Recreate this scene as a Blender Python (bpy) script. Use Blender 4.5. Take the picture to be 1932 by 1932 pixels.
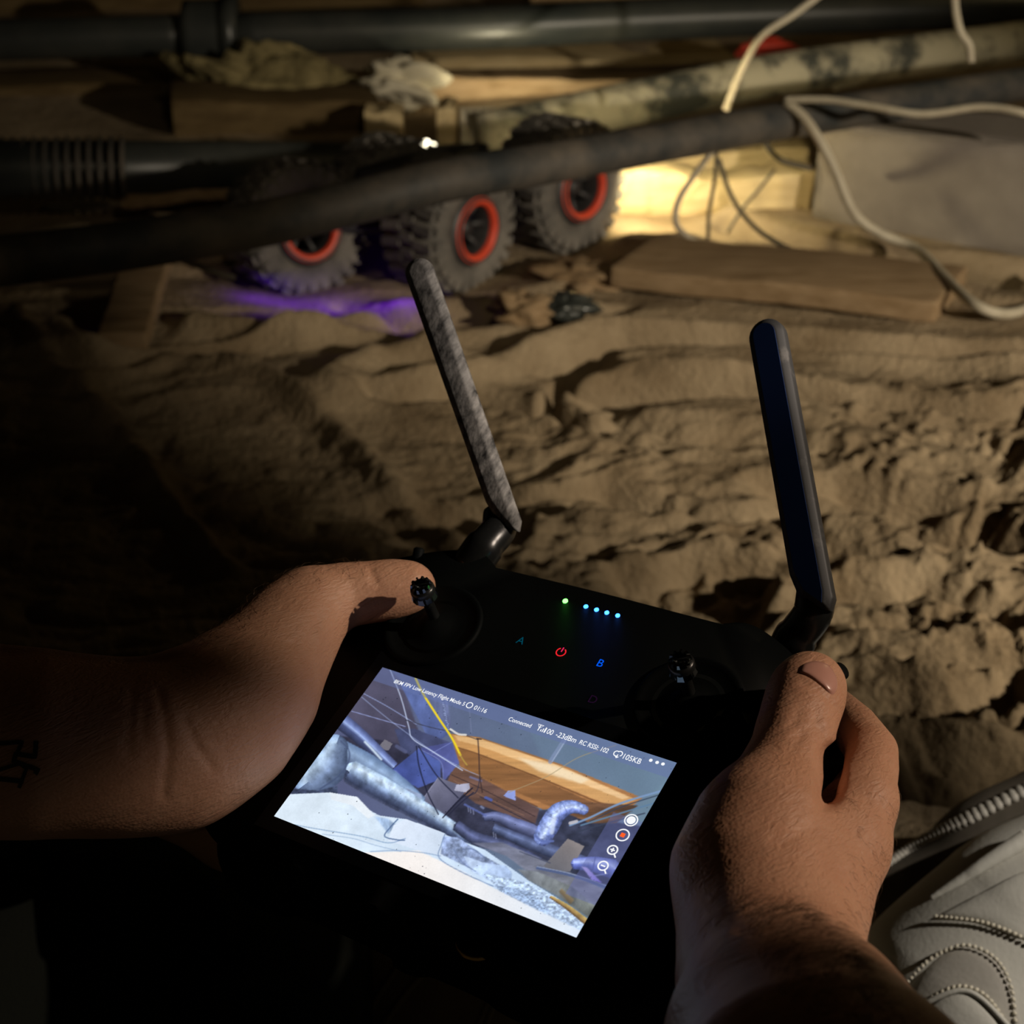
import bpy, bmesh, math, random
import numpy as np
from mathutils import Vector, Matrix
from mathutils.bvhtree import BVHTree

for o in list(bpy.data.objects): bpy.data.objects.remove(o)
C = bpy.context.scene.collection
rnd = random.Random(7)

# ---------------------------------------------------------------- camera, world, exposure
F = 3050.0                       # focal length for the 1932 px frame
CAM = Vector((0, 0, .65)); PITCH = math.radians(30)
cam_d = bpy.data.cameras.new('camera'); cam = bpy.data.objects.new('camera', cam_d); C.objects.link(cam)
cam.location = CAM; cam.rotation_euler = (math.pi/2-PITCH, 0, 0)
cam_d.sensor_width = 36; cam_d.lens = 36*F/1932; cam_d.clip_start = .01
cam_d.dof.use_dof = True; cam_d.dof.focus_distance = .545; cam_d.dof.aperture_fstop = 17
sc = bpy.context.scene; sc.camera = cam
sc.view_settings.view_transform = 'Standard'; sc.view_settings.look = 'None'
sc.view_settings.exposure = 0; sc.view_settings.gamma = 1; sc.view_settings.use_curve_mapping = False
w = bpy.data.worlds.new('world'); sc.world = w; w.use_nodes = True
w.node_tree.nodes['Background'].inputs[0].default_value = (.9, .75, .45, 1)
w.node_tree.nodes['Background'].inputs[1].default_value = .013

CX = Vector((1, 0, 0)); CY = Vector((0, math.sin(PITCH), math.cos(PITCH))); CZ = Vector((0, -math.cos(PITCH), math.sin(PITCH)))
def P(px, py, d):
    "the place at depth d seen at a pixel of the photograph"
    return CAM + CX*((px-966)/F*d) + CY*((966-py)/F*d) - CZ*d
def G(px, py, z=0):
    dr = CX*((px-966)/F) + CY*((966-py)/F) - CZ
    return CAM + dr*((z-CAM.z)/dr.z)
def R(r, d): return r*d/F

def lamp(name, kind, loc, target, energy, color, **kw):
    l = bpy.data.lights.new(name, kind); l.energy = energy; l.color = color
    for k, v in kw.items(): setattr(l, k, v)
    o = bpy.data.objects.new(name, l); C.objects.link(o); o.location = loc
    o.rotation_euler = (Vector(target)-Vector(loc)).to_track_quat('-Z', 'Y').to_euler()
    return o
# work light standing outside the frame on the right
WL = (1.15, .30, .60)
lamp('work_light', 'SPOT', WL, (.54, 1.27, .0), 72, (1, .86, .66), spot_size=math.radians(50), spot_blend=.6, shadow_soft_size=.02)
HL = (.95, .30, .92)  # narrow spots added on the right, each aimed at one hand
for nm_, aim_, e_, sz_, cl_ in (('added_beam', P(1532, 1555, .485), 25, 12.0, (1, .78, .60)), ('added_beam', P(1500, 850, .58), 24, 9, (1, .82, .66)), ('added_beam', P(868, 700, .64), 40, 8.0, (1, .86, .74)),
                                ('added_beam', P(590, 1145, .59), 16, 4.6, (1, .82, .64)), ('added_beam', P(1850, 1800, .82), 38, 17, (1, .9, .76))):
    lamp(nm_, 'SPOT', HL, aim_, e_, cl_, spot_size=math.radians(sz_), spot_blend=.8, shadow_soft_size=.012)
# unseen fill spot added above the camera, pointed at the rover
lamp('rover_fill', 'SPOT', (.22, .02, 1.0), (-.02, 1.98, .14), 6.5, (1, .82, .55), spot_size=math.radians(44), spot_blend=.8, shadow_soft_size=.02)
# unseen fill point added further back on the right to lift the background
lamp('back_fill', 'POINT', (1.35, 2.25, .85), (0, 0, 0), 2.0, (1, .76, .36), shadow_soft_size=.03)
# the rover's head lamps
lamp('head_lamp', 'SPOT', P(1225, 285, 1.775), P(1330, 370, 1.9), 1.9, (1, .84, .48), spot_size=math.radians(160), spot_blend=.5, shadow_soft_size=.006)
lamp('head_lamp', 'SPOT', P(1010, 214, 2.2), P(1000, 70, 2.42), 1.5, (1, .88, .58), spot_size=math.radians(150), spot_blend=.7, shadow_soft_size=.006)
lamp('head_lamp', 'SPOT', P(1130, 268, 1.78), P(1400, 130, 2.3), 6.5, (1, .88, .58), spot_size=math.radians(150), spot_blend=.7, shadow_soft_size=.006)
# lamp strip under the rover's belly
o_ = lamp('belly_lamp', 'AREA', P(620, 538, 1.63), P(590, 600, 1.60), .05, (.12, .0, 1), shape='RECTANGLE', size=.19, size_y=.008); o_.rotation_euler = (0, 0, -.25)

# ---------------------------------------------------------------- materials
def lin(c):
    return tuple(((x/255)/12.92 if x/255 <= .04045 else ((x/255+.055)/1.055)**2.4) for x in c)
def material(name, c1, c2=None, rough=.6, metal=0, nscale=20, stretch=(1, 1, 1), bump=0, bscale=60, bdist=.001, emit=0, spec=.5, contrast=(.35, .65), sss=0, rot=(0, 0, 0), coat=0):
    m = bpy.data.materials.new(name); m.use_nodes = True; nt = m.node_tree; n = nt.nodes; L = nt.links
    b = n['Principled BSDF']; b.inputs['Roughness'].default_value = rough; b.inputs['Metallic'].default_value = metal
    b.inputs['Specular IOR Level'].default_value = spec
    b.inputs['Base Color'].default_value = (*c1, 1)
    if coat: b.inputs['Coat Weight'].default_value = coat; b.inputs['Coat Roughness'].default_value = .15
    tc = n.new('ShaderNodeTexCoord'); mp = n.new('ShaderNodeMapping'); L.new(tc.outputs['Object'], mp.inputs[0])
    mp.inputs['Scale'].default_value = stretch; mp.inputs['Rotation'].default_value = rot
    if c2 is not None:
        t = n.new('ShaderNodeTexNoise'); t.inputs['Scale'].default_value = nscale; t.inputs['Detail'].default_value = 8
        t.inputs['Roughness'].default_value = .65; L.new(mp.outputs[0], t.inputs[0])
        r = n.new('ShaderNodeValToRGB'); L.new(t.outputs[0], r.inputs[0])
        r.color_ramp.elements[0].position = contrast[0]; r.color_ramp.elements[0].color = (*c1, 1)
        r.color_ramp.elements[1].position = contrast[1]; r.color_ramp.elements[1].color = (*c2, 1)
        L.new(r.outputs[0], b.inputs['Base Color'])
    if bump:
        t2 = n.new('ShaderNodeTexNoise'); t2.inputs['Scale'].default_value = bscale; t2.inputs['Detail'].default_value = 6; L.new(mp.outputs[0], t2.inputs[0])
        bp = n.new('ShaderNodeBump'); bp.inputs['Strength'].default_value = bump; bp.inputs['Distance'].default_value = bdist
        L.new(t2.outputs[0], bp.inputs['Height']); L.new(bp.outputs[0], b.inputs['Normal'])
    if emit:
        b.inputs['Emission Color'].default_value = (*c1, 1); b.inputs['Emission Strength'].default_value = emit
    if sss:
        b.inputs['Subsurface Weight'].default_value = sss; b.inputs['Subsurface Radius'].default_value = (1, .35, .2); b.inputs['Subsurface Scale'].default_value = .003
    return m
def glow(name, rgb, strength=1):
    m = bpy.data.materials.new(name); m.use_nodes = True; nt = m.node_tree; nt.nodes.clear()
    e = nt.nodes.new('ShaderNodeEmission'); o = nt.nodes.new('ShaderNodeOutputMaterial'); nt.links.new(e.outputs[0], o.inputs[0])
    e.inputs[0].default_value = (*rgb, 1); e.inputs[1].default_value = strength
    return m
M = {}
M['dirt'] = material('dusty_sheet', (.20, .145, .085), (.36, .28, .18), rough=.92, nscale=9, bump=.8, bscale=170, bdist=.004, spec=.2)
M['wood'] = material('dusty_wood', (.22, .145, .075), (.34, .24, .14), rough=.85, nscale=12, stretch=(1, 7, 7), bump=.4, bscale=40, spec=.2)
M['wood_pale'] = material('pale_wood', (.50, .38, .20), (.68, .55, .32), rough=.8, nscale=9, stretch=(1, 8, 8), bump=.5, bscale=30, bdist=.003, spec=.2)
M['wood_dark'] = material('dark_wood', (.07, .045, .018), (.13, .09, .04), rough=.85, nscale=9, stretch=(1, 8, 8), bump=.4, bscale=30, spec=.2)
M['pipe_black'] = material('black_pipe', (.022, .026, .026), (.045, .047, .042), rough=.38, nscale=8, bump=.1, bscale=60)
M['pipe_dusty'] = material('dusty_black_pipe', (.022, .026, .028), (.12, .10, .08), rough=.62, nscale=11, bump=.35, bscale=70, contrast=(.38, .68))
M['pipe_pale'] = material('dust_caked_pipe', (.055, .058, .048), (.46, .42, .30), rough=.8, nscale=13, bump=.5, bscale=60, contrast=(.40, .52))
M['concrete'] = material('grey_concrete', (.20, .175, .155), (.27, .24, .21), rough=.9, nscale=12, bump=.5, bscale=120, spec=.2)
M['cable'] = material('white_cable', (.52, .47, .36), (.40, .35, .26), rough=.6, nscale=40)
M['thread'] = material('dark_wire', (.09, .08, .06), rough=.7)
M['tyre'] = material('dusty_rubber', (.07, .065, .06), (.21, .19, .165), rough=.85, nscale=18, bump=.5, bscale=90)
M['red'] = material('red_ring', (.72, .075, .03), (.60, .06, .03), rough=.5, nscale=30)
M['black'] = material('black_plastic', (.004, .005, .005), rough=.6, bump=.06, bscale=900, bdist=.0003, spec=.06)
M['black_gloss'] = material('gloss_black_plastic', (.012, .013, .013), (.05, .05, .048), rough=.3, nscale=420, contrast=(.62, .7), bump=.2, bscale=300, bdist=.0004)
M['glass'] = material('screen_bezel', (.004, .005, .006), rough=.3, spec=.08)
M['antenna_dust'] = material('dusty_antenna', (.014, .014, .014), (.30, .29, .275), rough=.8, nscale=260, stretch=(1, .3, 1), contrast=(.34, .62), bump=.4, bscale=700, bdist=.0006)
M['antenna'] = material('satin_antenna', (.035, .036, .037), (.14, .135, .125), rough=.55, nscale=90, contrast=(.55, .75))
M['blue_reflect'] = material('blue_reflection', (.018, .045, .16), rough=.5, spec=.15)  # bluish reflection on the antenna face, put into the base colour
M['chrome'] = material('dark_chrome', (.22, .24, .23), rough=.16, metal=1)
M['gold'] = material('brass', (.7, .45, .15), rough=.3, metal=1)
M['leather'] = material('white_leather', (.50, .49, .45), (.58, .57, .53), rough=.65, nscale=12, bump=.25, bscale=420, bdist=.0008)
M['leather2'] = material('grey_leather', (.36, .34, .31), (.44, .42, .38), rough=.7, nscale=16, bump=.25, bscale=420, bdist=.0008)
M['stitch'] = material('pale_stitching', (.62, .58, .48), rough=.8)
M['sole'] = material('rubber_sole', (.07, .06, .045), (.12, .10, .08), rough=.8, nscale=30)
M['cloth_black'] = material('black_cloth', (.010, .012, .010), rough=.95, bump=.3, bscale=500, bdist=.0008, spec=.05)
M['cloth_tan'] = material('tan_cloth', (.30, .25, .16), (.36, .30, .20), rough=.95, nscale=20, bump=.3, bscale=700, bdist=.0006, spec=.1)
M['nail'] = material('thumb_nail', (.52, .27, .21), (.56, .30, .24), rough=.28, nscale=60)
M['hair'] = material('brown_hair', (.10, .055, .025), rough=.5)
M['ink'] = material('tattoo_ink', (.02, .022, .02), rough=.6)
M['foam'] = material('yellow_foam', (.10, .08, .03), (.27, .22, .10), rough=.9, nscale=22, bump=.9, bscale=50, bdist=.01)
M['paper'] = material('crumpled_plaster', (.62, .57, .44), (.5, .45, .33), rough=.85, nscale=14, bump=.3, bscale=60)
M['stone'] = material('dark_wet_stone', (.02, .024, .022), (.06, .065, .06), rough=.25, nscale=20)
M['board_red'] = material('red_plastic', (.5, .04, .02), rough=.5)
M['dark_metal'] = material('chassis_black', (.02, .02, .022), (.04, .04, .04), rough=.5, nscale=40)

def skin_material():
    m = material('skin', (.52, .27, .165), (.58, .32, .205), rough=.5, nscale=55, sss=.12, spec=.35)
    nt = m.node_tree; n = nt.nodes; L = nt.links; b = n['Principled BSDF']
    tc = [x for x in n if x.type == 'TEX_COORD'][0]
    # fine creases across the limb: stretched noise, plus small skin cells
    d1 = (CX*math.cos(.42)+CY*math.sin(.42)); d2 = (CY*math.cos(.42)-CX*math.sin(.42)); cb = n.new('ShaderNodeCombineXYZ')
    for k_, (dv, sc_) in enumerate(((d1, .13), (d2, 1.0), (CZ, .45))):
        vm = n.new('ShaderNodeVectorMath'); vm.operation = 'DOT_PRODUCT'; L.new(tc.outputs['Object'], vm.inputs[0]); vm.inputs[1].default_value = dv*sc_; L.new(vm.outputs['Value'], cb.inputs[k_])
    a = n.new('ShaderNodeTexNoise'); a.inputs['Scale'].default_value = 640; a.inputs['Detail'].default_value = 3; a.inputs['Distortion'].default_value = 1.2; L.new(cb.outputs[0], a.inputs[0])
    v = n.new('ShaderNodeTexVoronoi'); v.inputs['Scale'].default_value = 900; L.new(tc.outputs['Object'], v.inputs[0])
    mx = n.new('ShaderNodeMath'); mx.operation = 'MULTIPLY_ADD'; L.new(v.outputs['Distance'], mx.inputs[0]); mx.inputs[1].default_value = .16; L.new(a.outputs[0], mx.inputs[2])
    bp = n.new('ShaderNodeBump'); bp.inputs['Strength'].default_value = .62; bp.inputs['Distance'].default_value = .0009
    L.new(mx.outputs[0], bp.inputs['Height']); L.new(bp.outputs[0], b.inputs['Normal'])
    return m
M['skin'] = skin_material()

# ---------------------------------------------------------------- object helpers
def mesh(name, V, Fc, smooth=True):
    me = bpy.data.meshes.new(name); me.from_pydata([tuple(v) for v in V], [], [tuple(f) for f in Fc]); me.update()
    if smooth: me.shade_smooth()
    return me
def fast_mesh(name, V, Q, smooth=True):
    V = np.asarray(V, np.float32); Q = np.asarray(Q, np.int32); me = bpy.data.meshes.new(name)
    k = Q.shape[1]
    me.vertices.add(len(V)); me.vertices.foreach_set('co', V.ravel()); me.loops.add(Q.size); me.loops.foreach_set('vertex_index', Q.ravel())
    me.polygons.add(len(Q)); me.polygons.foreach_set('loop_start', np.arange(0, Q.size, k, dtype=np.int32)); me.update(calc_edges=True); me.validate()
    if smooth: me.shade_smooth()
    return me
def link(name, me, m=None, parent=None, label=None):
    o = bpy.data.objects.new(name, me); C.objects.link(o)
    if m is not None: me.materials.clear(); me.materials.append(m)
    if parent is not None:
        o.parent = parent; o.matrix_parent_inverse = parent.matrix_basis.inverted() if parent.type == 'EMPTY' else Matrix()
    if label: o['label'] = label
    return o
def tag(o, label, cat, group=None, kind=None):
    if label: o['label'] = label
    if cat: o['category'] = cat
    if group: o['group'] = group
    if kind: o['kind'] = kind
    return o
def thing(name, loc, label, cat, group=None, mat=None):
    o = bpy.data.objects.new(name, None); C.objects.link(o); o.empty_display_size = .02
    if mat is not None: o.matrix_basis = mat
    else: o.location = loc
    return tag(o, label, cat, group)
def own_origin(me):
    "move the vertices so that the mesh sits about its own origin; return the offset"
    n = len(me.vertices); a = np.empty(n*3, np.float32); me.vertices.foreach_get('co', a); a = a.reshape(-1, 3)
    c = np.array([(a[:, 0].min()+a[:, 0].max())/2, (a[:, 1].min()+a[:, 1].max())/2, a[:, 2].min()], np.float32)
    a -= c; me.vertices.foreach_set('co', a.ravel()); me.update(); return Vector(c.tolist())
def solo(name, me, m, label, cat, group=None):
    c = own_origin(me); o = link(name, me, m); o.location = c; return tag(o, label, cat, group)

def catmull(pts, n=8):
    pts = [Vector(p) for p in pts]
    if len(pts) < 3: return [pts[0].lerp(pts[-1], i/n) for i in range(n+1)]
    q = [pts[0]*2-pts[1]]+pts+[pts[-1]*2-pts[-2]]; out = []
    for i in range(1, len(q)-2):
        for j in range(n):
            t = j/n; a, b, c, d = q[i-1:i+3]
            out.append(.5*((2*b)+(c-a)*t+(2*a-5*b+4*c-d)*t*t+(3*b-a-3*c+d)*t**3))
    out.append(pts[-1]); return out
def tube(path, rad, seg=12, cap=True, wob=0, name='tube'):
    V = []; Fc = []; n = len(path); up = Vector((.13, .2, .97)); rr = random.Random(n)
    for i, p in enumerate(path):
        t = (path[min(i+1, n-1)]-path[max(i-1, 0)]).normalized()
        a = t.cross(up).normalized(); b = a.cross(t)
        r = rad(i/(n-1)) if callable(rad) else rad
        for k in range(seg):
            an = 2*math.pi*k/seg; q = r*(1+wob*rr.uniform(-1, 1))
            V.append(p+a*(math.cos(an)*q)+b*(math.sin(an)*q))
    for i in range(n-1):
        for k in range(seg):
            Fc.append((i*seg+k, i*seg+(k+1) % seg, (i+1)*seg+(k+1) % seg, (i+1)*seg+k))
    if cap: Fc.append(tuple(range(seg-1, -1, -1))); Fc.append(tuple((n-1)*seg+k for k in range(seg)))
    return V, Fc
def join(parts):
    V = []; Fc = []
    for v, f in parts:
        o = len(V); V += list(v); Fc += [tuple(i+o for i in q) for q in f]
    return V, Fc
def bevel_me(me, w, seg=2, angle=30):
    bm = bmesh.new(); bm.from_mesh(me)
    bmesh.ops.recalc_face_normals(bm, faces=bm.faces)
    es = [e for e in bm.edges if len(e.link_faces) == 2 and e.calc_face_angle(0) > math.radians(angle)]
    bmesh.ops.bevel(bm, geom=es, offset=w, segments=seg, affect='EDGES', profile=.6, clamp_overlap=True)
    bm.to_mesh(me); bm.free(); me.shade_smooth(); return me
def hexa(c, bev=.002, name='block'):
    "eight corners: bottom four then top four"
    me = mesh(name, c, [(3, 2, 1, 0), (4, 5, 6, 7), (0, 1, 5, 4), (1, 2, 6, 5), (2, 3, 7, 6), (3, 0, 4, 7)], False)
    return bevel_me(me, bev)
def rough_board(a, b, wv, h, bev=.002, seed=0, amp=.0015, n=24):
    "a board from a to b (its front lower edge), width vector wv, height h, with slightly uneven faces"
    a, b, wv = Vector(a), Vector(b), Vector(wv); r_ = random.Random(seed); V = []; Fc = []; up = Vector((0, 0, h))
    ring = [Vector((0, 0, 0)), wv*.5, wv, wv+up*.5, wv+up, wv*.5+up, up, up*.5]
    cut = [wv*0]*8
    for i in range(n+1):
        c = a.lerp(b, i/n); off = Vector((0, 0, math.sin(i*.35+seed)*amp))
        for q in ring: V.append(c+q*.998+off+Vector([r_.uniform(-amp, amp)*.5 for _ in range(3)]))
    for i in range(n):
        for k in range(8): Fc.append((i*8+k, i*8+(k+1) % 8, i*8+8+(k+1) % 8, i*8+8+k))
    Fc.append(tuple(range(7, -1, -1))); Fc.append(tuple(n*8+k for k in range(8)))
    me = mesh('board', V, Fc, False); return bevel_me(me, bev, 2, 50)
def frame_me(V, Mx): return [Mx @ Vector(v) for v in V]

# numpy value noise
def vnoise(x, y, seed=0):
    xi = np.floor(x).astype(np.int64); yi = np.floor(y).astype(np.int64); xf = x-xi; yf = y-yi
    def h(a, b):
        n = (a*374761393+b*668265263+seed*1442695041) & 0xffffffff
        n = ((n ^ (n >> 13))*1274126177) & 0xffffffff; return ((n ^ (n >> 16)) & 0xffff)/65535.0
    u = xf*xf*(3-2*xf); v = yf*yf*(3-2*yf)
    return (h(xi, yi)*(1-u)+h(xi+1, yi)*u)*(1-v)+(h(xi, yi+1)*(1-u)+h(xi+1, yi+1)*u)*v
def fbm(x, y, oct=5, seed=0, gain=.5):
    s = 0; a = 1; t = 0
    for i in range(oct): s = s+a*vnoise(x*2**i+i*13.7, y*2**i-i*7.1, seed+i); t += a; a *= gain
    return s/t

# ---------------------------------------------------------------- implicit surfaces (continuous bodies)
def cone_sdf(X, Y, Z, a, b, ra, rb):
    ba = b-a; L2 = float(ba @ ba)+1e-12
    h = np.clip(((X-a[0])*ba[0]+(Y-a[1])*ba[1]+(Z-a[2])*ba[2])/L2, 0, 1)
    return np.sqrt((X-a[0]-h*ba[0])**2+(Y-a[1]-h*ba[1])**2+(Z-a[2]-h*ba[2])**2)-(ra+(rb-ra)*h)
def smin(a, b, k):
    h = np.maximum(k-np.abs(a-b), 0)/k; return np.minimum(a, b)-h*h*k*.25
def implicit(groups, res=.001, kg=.008, name='body', post=None):
    """groups: list of (k, [chain, ...]); a chain is a list of (point, radius). Chains inside a group blend by k, groups blend by kg"""
    allp = [(np.array(p), r) for _, ch in groups for c in ch for p, r in c]
    lo = np.min([p-r for p, r in allp], 0)-.004; hi = np.max([p+r for p, r in allp], 0)+.004
    n = np.ceil((hi-lo)/res).astype(int)+1
    ax = [lo[i]+res*np.arange(n[i]) for i in range(3)]
    tot = np.full(n, .05, np.float32)
    for k, chains in groups:
        f = np.full(n, .05, np.float32)
        for c in chains:
            for (p, ra), (q, rb) in zip(c[:-1], c[1:]):
                p = np.array(p); q = np.array(q); m = max(ra, rb)+max(k, kg)+3*res
                l = np.maximum(((np.minimum(p, q)-m-lo)/res).astype(int), 0); u = np.minimum(((np.maximum(p, q)+m-lo)/res).astype(int)+1, n)
                s = tuple(slice(l[i], u[i]) for i in range(3))
                d = cone_sdf(ax[0][s[0]][:, None, None], ax[1][s[1]][None, :, None], ax[2][s[2]][None, None, :], p, q, ra, rb)
                f[s] = smin(f[s], d, k) if k > 0 else np.minimum(f[s], d)
        tot = smin(tot, f, kg)
    if post is not None: tot = post(tot, ax)
    tot[0] = tot[-1] = .05; tot[:, 0] = tot[:, -1] = .05; tot[:, :, 0] = tot[:, :, -1] = .05
    # surface nets
    ins = tot < 0
    cs = np.zeros(np.array(n)-1, np.int8)
    for i in (0, 1):
        for j in (0, 1):
            for k in (0, 1): cs += ins[i:n[0]-1+i, j:n[1]-1+j, k:n[2]-1+k]
    act = (cs > 0) & (cs < 8); idx = np.full(act.shape, -1, np.int64); A = np.argwhere(act); idx[act] = np.arange(len(A))
    acc = np.zeros((len(A), 3)); cnt = np.zeros(len(A))
    cor = [(i, j, k) for i in (0, 1) for j in (0, 1) for k in (0, 1)]
    for a in range(8):
        for b in range(a+1, 8):
            ca, cb = np.array(cor[a]), np.array(cor[b])
            if np.abs(ca-cb).sum() != 1: continue
            va = tot[tuple((A+ca).T)]; vb = tot[tuple((A+cb).T)]; m = (va < 0) != (vb < 0)
            t = np.where(m, va/np.where(m, va-vb, 1), 0)
            acc += m[:, None]*(ca+t[:, None]*(cb-ca)); cnt += m
    V = (A+acc/cnt[:, None])*res+lo
    Q = []
    for d in range(3):
        e1 = [0, 0, 0]; e1[(d+1) % 3] = 1; e2 = [0, 0, 0]; e2[(d+2) % 3] = 1; e1 = np.array(e1); e2 = np.array(e2)
        s0 = [slice(0, n[i]) for i in range(3)]; s1 = list(s0); s0[d] = slice(0, n[d]-1); s1[d] = slice(1, n[d])
        E = np.argwhere(ins[tuple(s0)] != ins[tuple(s1)])
        E = E[(E[:, (d+1) % 3] > 0) & (E[:, (d+2) % 3] > 0)]
        up = ins[tuple(E.T)]
        q = np.stack([idx[tuple((E-e1-e2).T)], idx[tuple((E-e2).T)], idx[tuple(E.T)], idx[tuple((E-e1).T)]], 1)
        q[~up] = q[~up][:, ::-1]; Q.append(q)
    Q = np.concatenate(Q)
    # light smoothing
    deg = np.zeros(len(V)); E = np.concatenate([Q[:, [0, 1]], Q[:, [1, 2]], Q[:, [2, 3]], Q[:, [3, 0]]])
    np.add.at(deg, E[:, 0], 1); np.add.at(deg, E[:, 1], 1)
    for lam in (.5, -.52, .5, -.52, .5, -.52):
        s = np.zeros_like(V)
        for c in range(3):
            s[:, c] = np.bincount(E[:, 0], V[E[:, 1], c], len(V))+np.bincount(E[:, 1], V[E[:, 0], c], len(V))
        V = V+lam*(s/deg[:, None]-V)
    return V, Q
def pc(*a):
    "a chain from (px, py, depth, radius in px) tuples"
    return [(P(x, y, d), R(r, d)) for x, y, d, r in a]
def bvh_of(V, Q):
    return BVHTree.FromPolygons([tuple(v) for v in V], [tuple(int(i) for i in q) for q in Q])
def drape(bvh, px, py, off=.0004, guess=.5):
    "point of a modelled surface met by the line of sight, lifted off along its normal"
    d = (P(px, py, 1)-CAM).normalized(); h, nrm, i, _ = bvh.ray_cast(CAM, d)
    if h is None: return None, None
    if nrm.dot(d) > 0: nrm = -nrm
    return h+nrm*off, nrm
def in_poly(x, y, poly):
    ins = np.zeros(np.shape(x), bool); j = len(poly)-1
    for i in range(len(poly)):
        xi, yi = poly[i]; xj, yj = poly[j]
        if yi != yj: ins ^= ((yi > y) != (yj > y)) & (x < (xj-xi)*(y-yi)/(yj-yi)+xi)
        j = i
    return ins

# ================================================================ SETTING
def seg_dist(x, y, pts):
    d = np.full(x.shape, 1e6, np.float64)
    for (ax_, ay_), (bx, by) in zip(pts[:-1], pts[1:]):
        ux, uy = bx-ax_, by-ay_; t = np.clip(((x-ax_)*ux+(y-ay_)*uy)/(ux*ux+uy*uy+1e-9), 0, 1)
        d = np.minimum(d, np.hypot(x-ax_-t*ux, y-ay_-t*uy))
    return d
def gp(*pts): return [tuple(G(a, b)[:2]) for a, b in pts]
def height(x, y):
    def blob(px, py, r, soft=.5):
        c = G(px, py); return 1/(1+np.exp((np.hypot(x-c.x, y-c.y)-r)/(r*soft*.3)))
    z = (fbm(x*2.2, y*2.2, 3, 3)-.5)*.05
    wx = fbm(x*5, y*5, 3, 11)*.12; wy = fbm(x*5+9, y*5, 3, 12)*.12
    # long folds running across behind the antennas
    fold = np.abs(fbm((x+wx)*1.6, (y+wy)*13, 3, 21)-.5)*2
    mfold = np.clip((y-1.22)/.12, 0, 1)*np.clip((1.75-y)/.1, 0, 1)
    z = z+mfold*(.5-fold)*.030
    # crumpled, clod strewn middle and right
    ridg = 1-np.abs(fbm((x+wx)*6.5, (y+wy*.8)*19, 5, 31, .56)*2-1)
    crum = np.clip((1.42-y)/.2, 0, 1)*np.clip((x+.25)/.3, .25, 1)
    z = z+crum*(ridg-.7)*.026
    crk = np.abs(fbm((x+wx*.8)*5, (y+wy*.6)*15, 4, 231, .5)*2-1); z = z+crum*(np.minimum(crk, .24)-.2)*.15*(.4+.6*np.clip((fbm(x*3, y*3, 2, 241)-.35)/.2, 0, 1))
    lump = fbm((x+wx*.5)*34, (y+wy*.5)*38, 3, 41)
    clod = np.clip((lump-.56)/.12, 0, 1)
    mask = np.clip((fbm(x*6, y*6, 2, 51)-.42)/.12, 0, 1)
    z = z+clod*mask*crum*.006
    fl2 = 1-np.abs(fbm((x+wx)*21, (y+wy)*44, 3, 141, .6)*2-1); z = z+crum*(fl2-.7)*.009*np.clip((fbm(x*4, y*4, 2, 151)-.36)/.1, .15, 1)
    lump2 = fbm(x*75, y*80, 2, 161); z = z+np.clip((lump2-.62)/.08, 0, 1)*crum*np.clip((fbm(x*5, y*5, 2, 171)-.5)/.08, 0, 1)*.006
    pit = np.clip((fbm((x+wx)*5, (y+wy)*13, 3, 61)-.60)/.06, 0, 1)
    z = z-pit*crum*.026
    z = z+(fbm(x*60, y*60, 3, 71)-.5)*.005*np.clip((2-y), .3, 1)
    for pts, h, wd in (
        (((40, 620), (130, 720), (300, 900), (430, 1060)), .014, .010),
        (((190, 745), (330, 705), (430, 715), (560, 770), (680, 840), (870, 1000)), .014, .012),
        (((640, 770), (780, 740), (960, 700), (1130, 640), (1400, 650), (1932, 690)), .022, .016),
        (((1020, 760), (1200, 715), (1500, 745), (1932, 800)), .018, .013),
        (((1010, 790), (1100, 820), (1240, 850)), .014, .012),
        (((380, 640), (560, 660), (760, 610), (900, 600)), .022, .02),
        (((600, 760), (700, 700), (860, 660), (1000, 640)), .018, .016),
        (((1190, 480), (1440, 520), (1650, 560), (1932, 600)), .014, .02),
        (((1380, 430), (1500, 460), (1700, 520)), .018, .02),
        (((0, 640), (120, 640), (200, 700)), .02, .02)):
        d = seg_dist(x+(wx-.06)*.25, y+(wy-.06)*.25, gp(*pts)); z = z+h*np.exp(-(d/wd)**2)
    for pts, h, wd in (
        (((1010, 790), (1100, 690), (1180, 655), (1400, 655), (1600, 668), (1932, 690)), .030, .0085),
        (((1080, 750), (1250, 745), (1500, 750), (1700, 770), (1932, 800)), .034, .010),
        (((640, 590), (800, 640), (980, 625), (1180, 600)), .016, .009),
        (((700, 760), (860, 745), (1010, 770), (1120, 820), (1250, 850)), .026, .012),
        (((1370, 440), (1450, 470), (1600, 500), (1932, 560)), .02, .011),
        (((1160, 930), (1330, 960), (1500, 985)), .03, .014), (((1440, 960), (1700, 930), (1932, 980)), .018, .010),
        (((1600, 1110), (1750, 1100), (1932, 1160)), .030, .018), (((1620, 1300), (1780, 1320), (1932, 1290)), .034, .02), (((1700, 1450), (1800, 1470), (1932, 1440)), .03, .018),
        (((1180, 1090), (1330, 1120), (1420, 1160)), .026, .014)):
        d = seg_dist(x+(wx-.06)*.15, y+(wy-.06)*.15, gp(*pts)); z = z-h*1.25*np.exp(-(d/wd)**2)
    # ground banks up gently toward the back
    z = z+np.clip(y-2.5, 0, 2)*.05
    flat = np.zeros_like(x)
    for px, py in ((855, 555), (1060, 475), (560, 548), (735, 490)):
        c = G(px, py); flat = np.maximum(flat, np.exp(-(((x-c.x)**2+(y-c.y)**2)/.06**2)))
    z = z*(1-.85*flat)
    return z
NY, NX = 1150, 780
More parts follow.
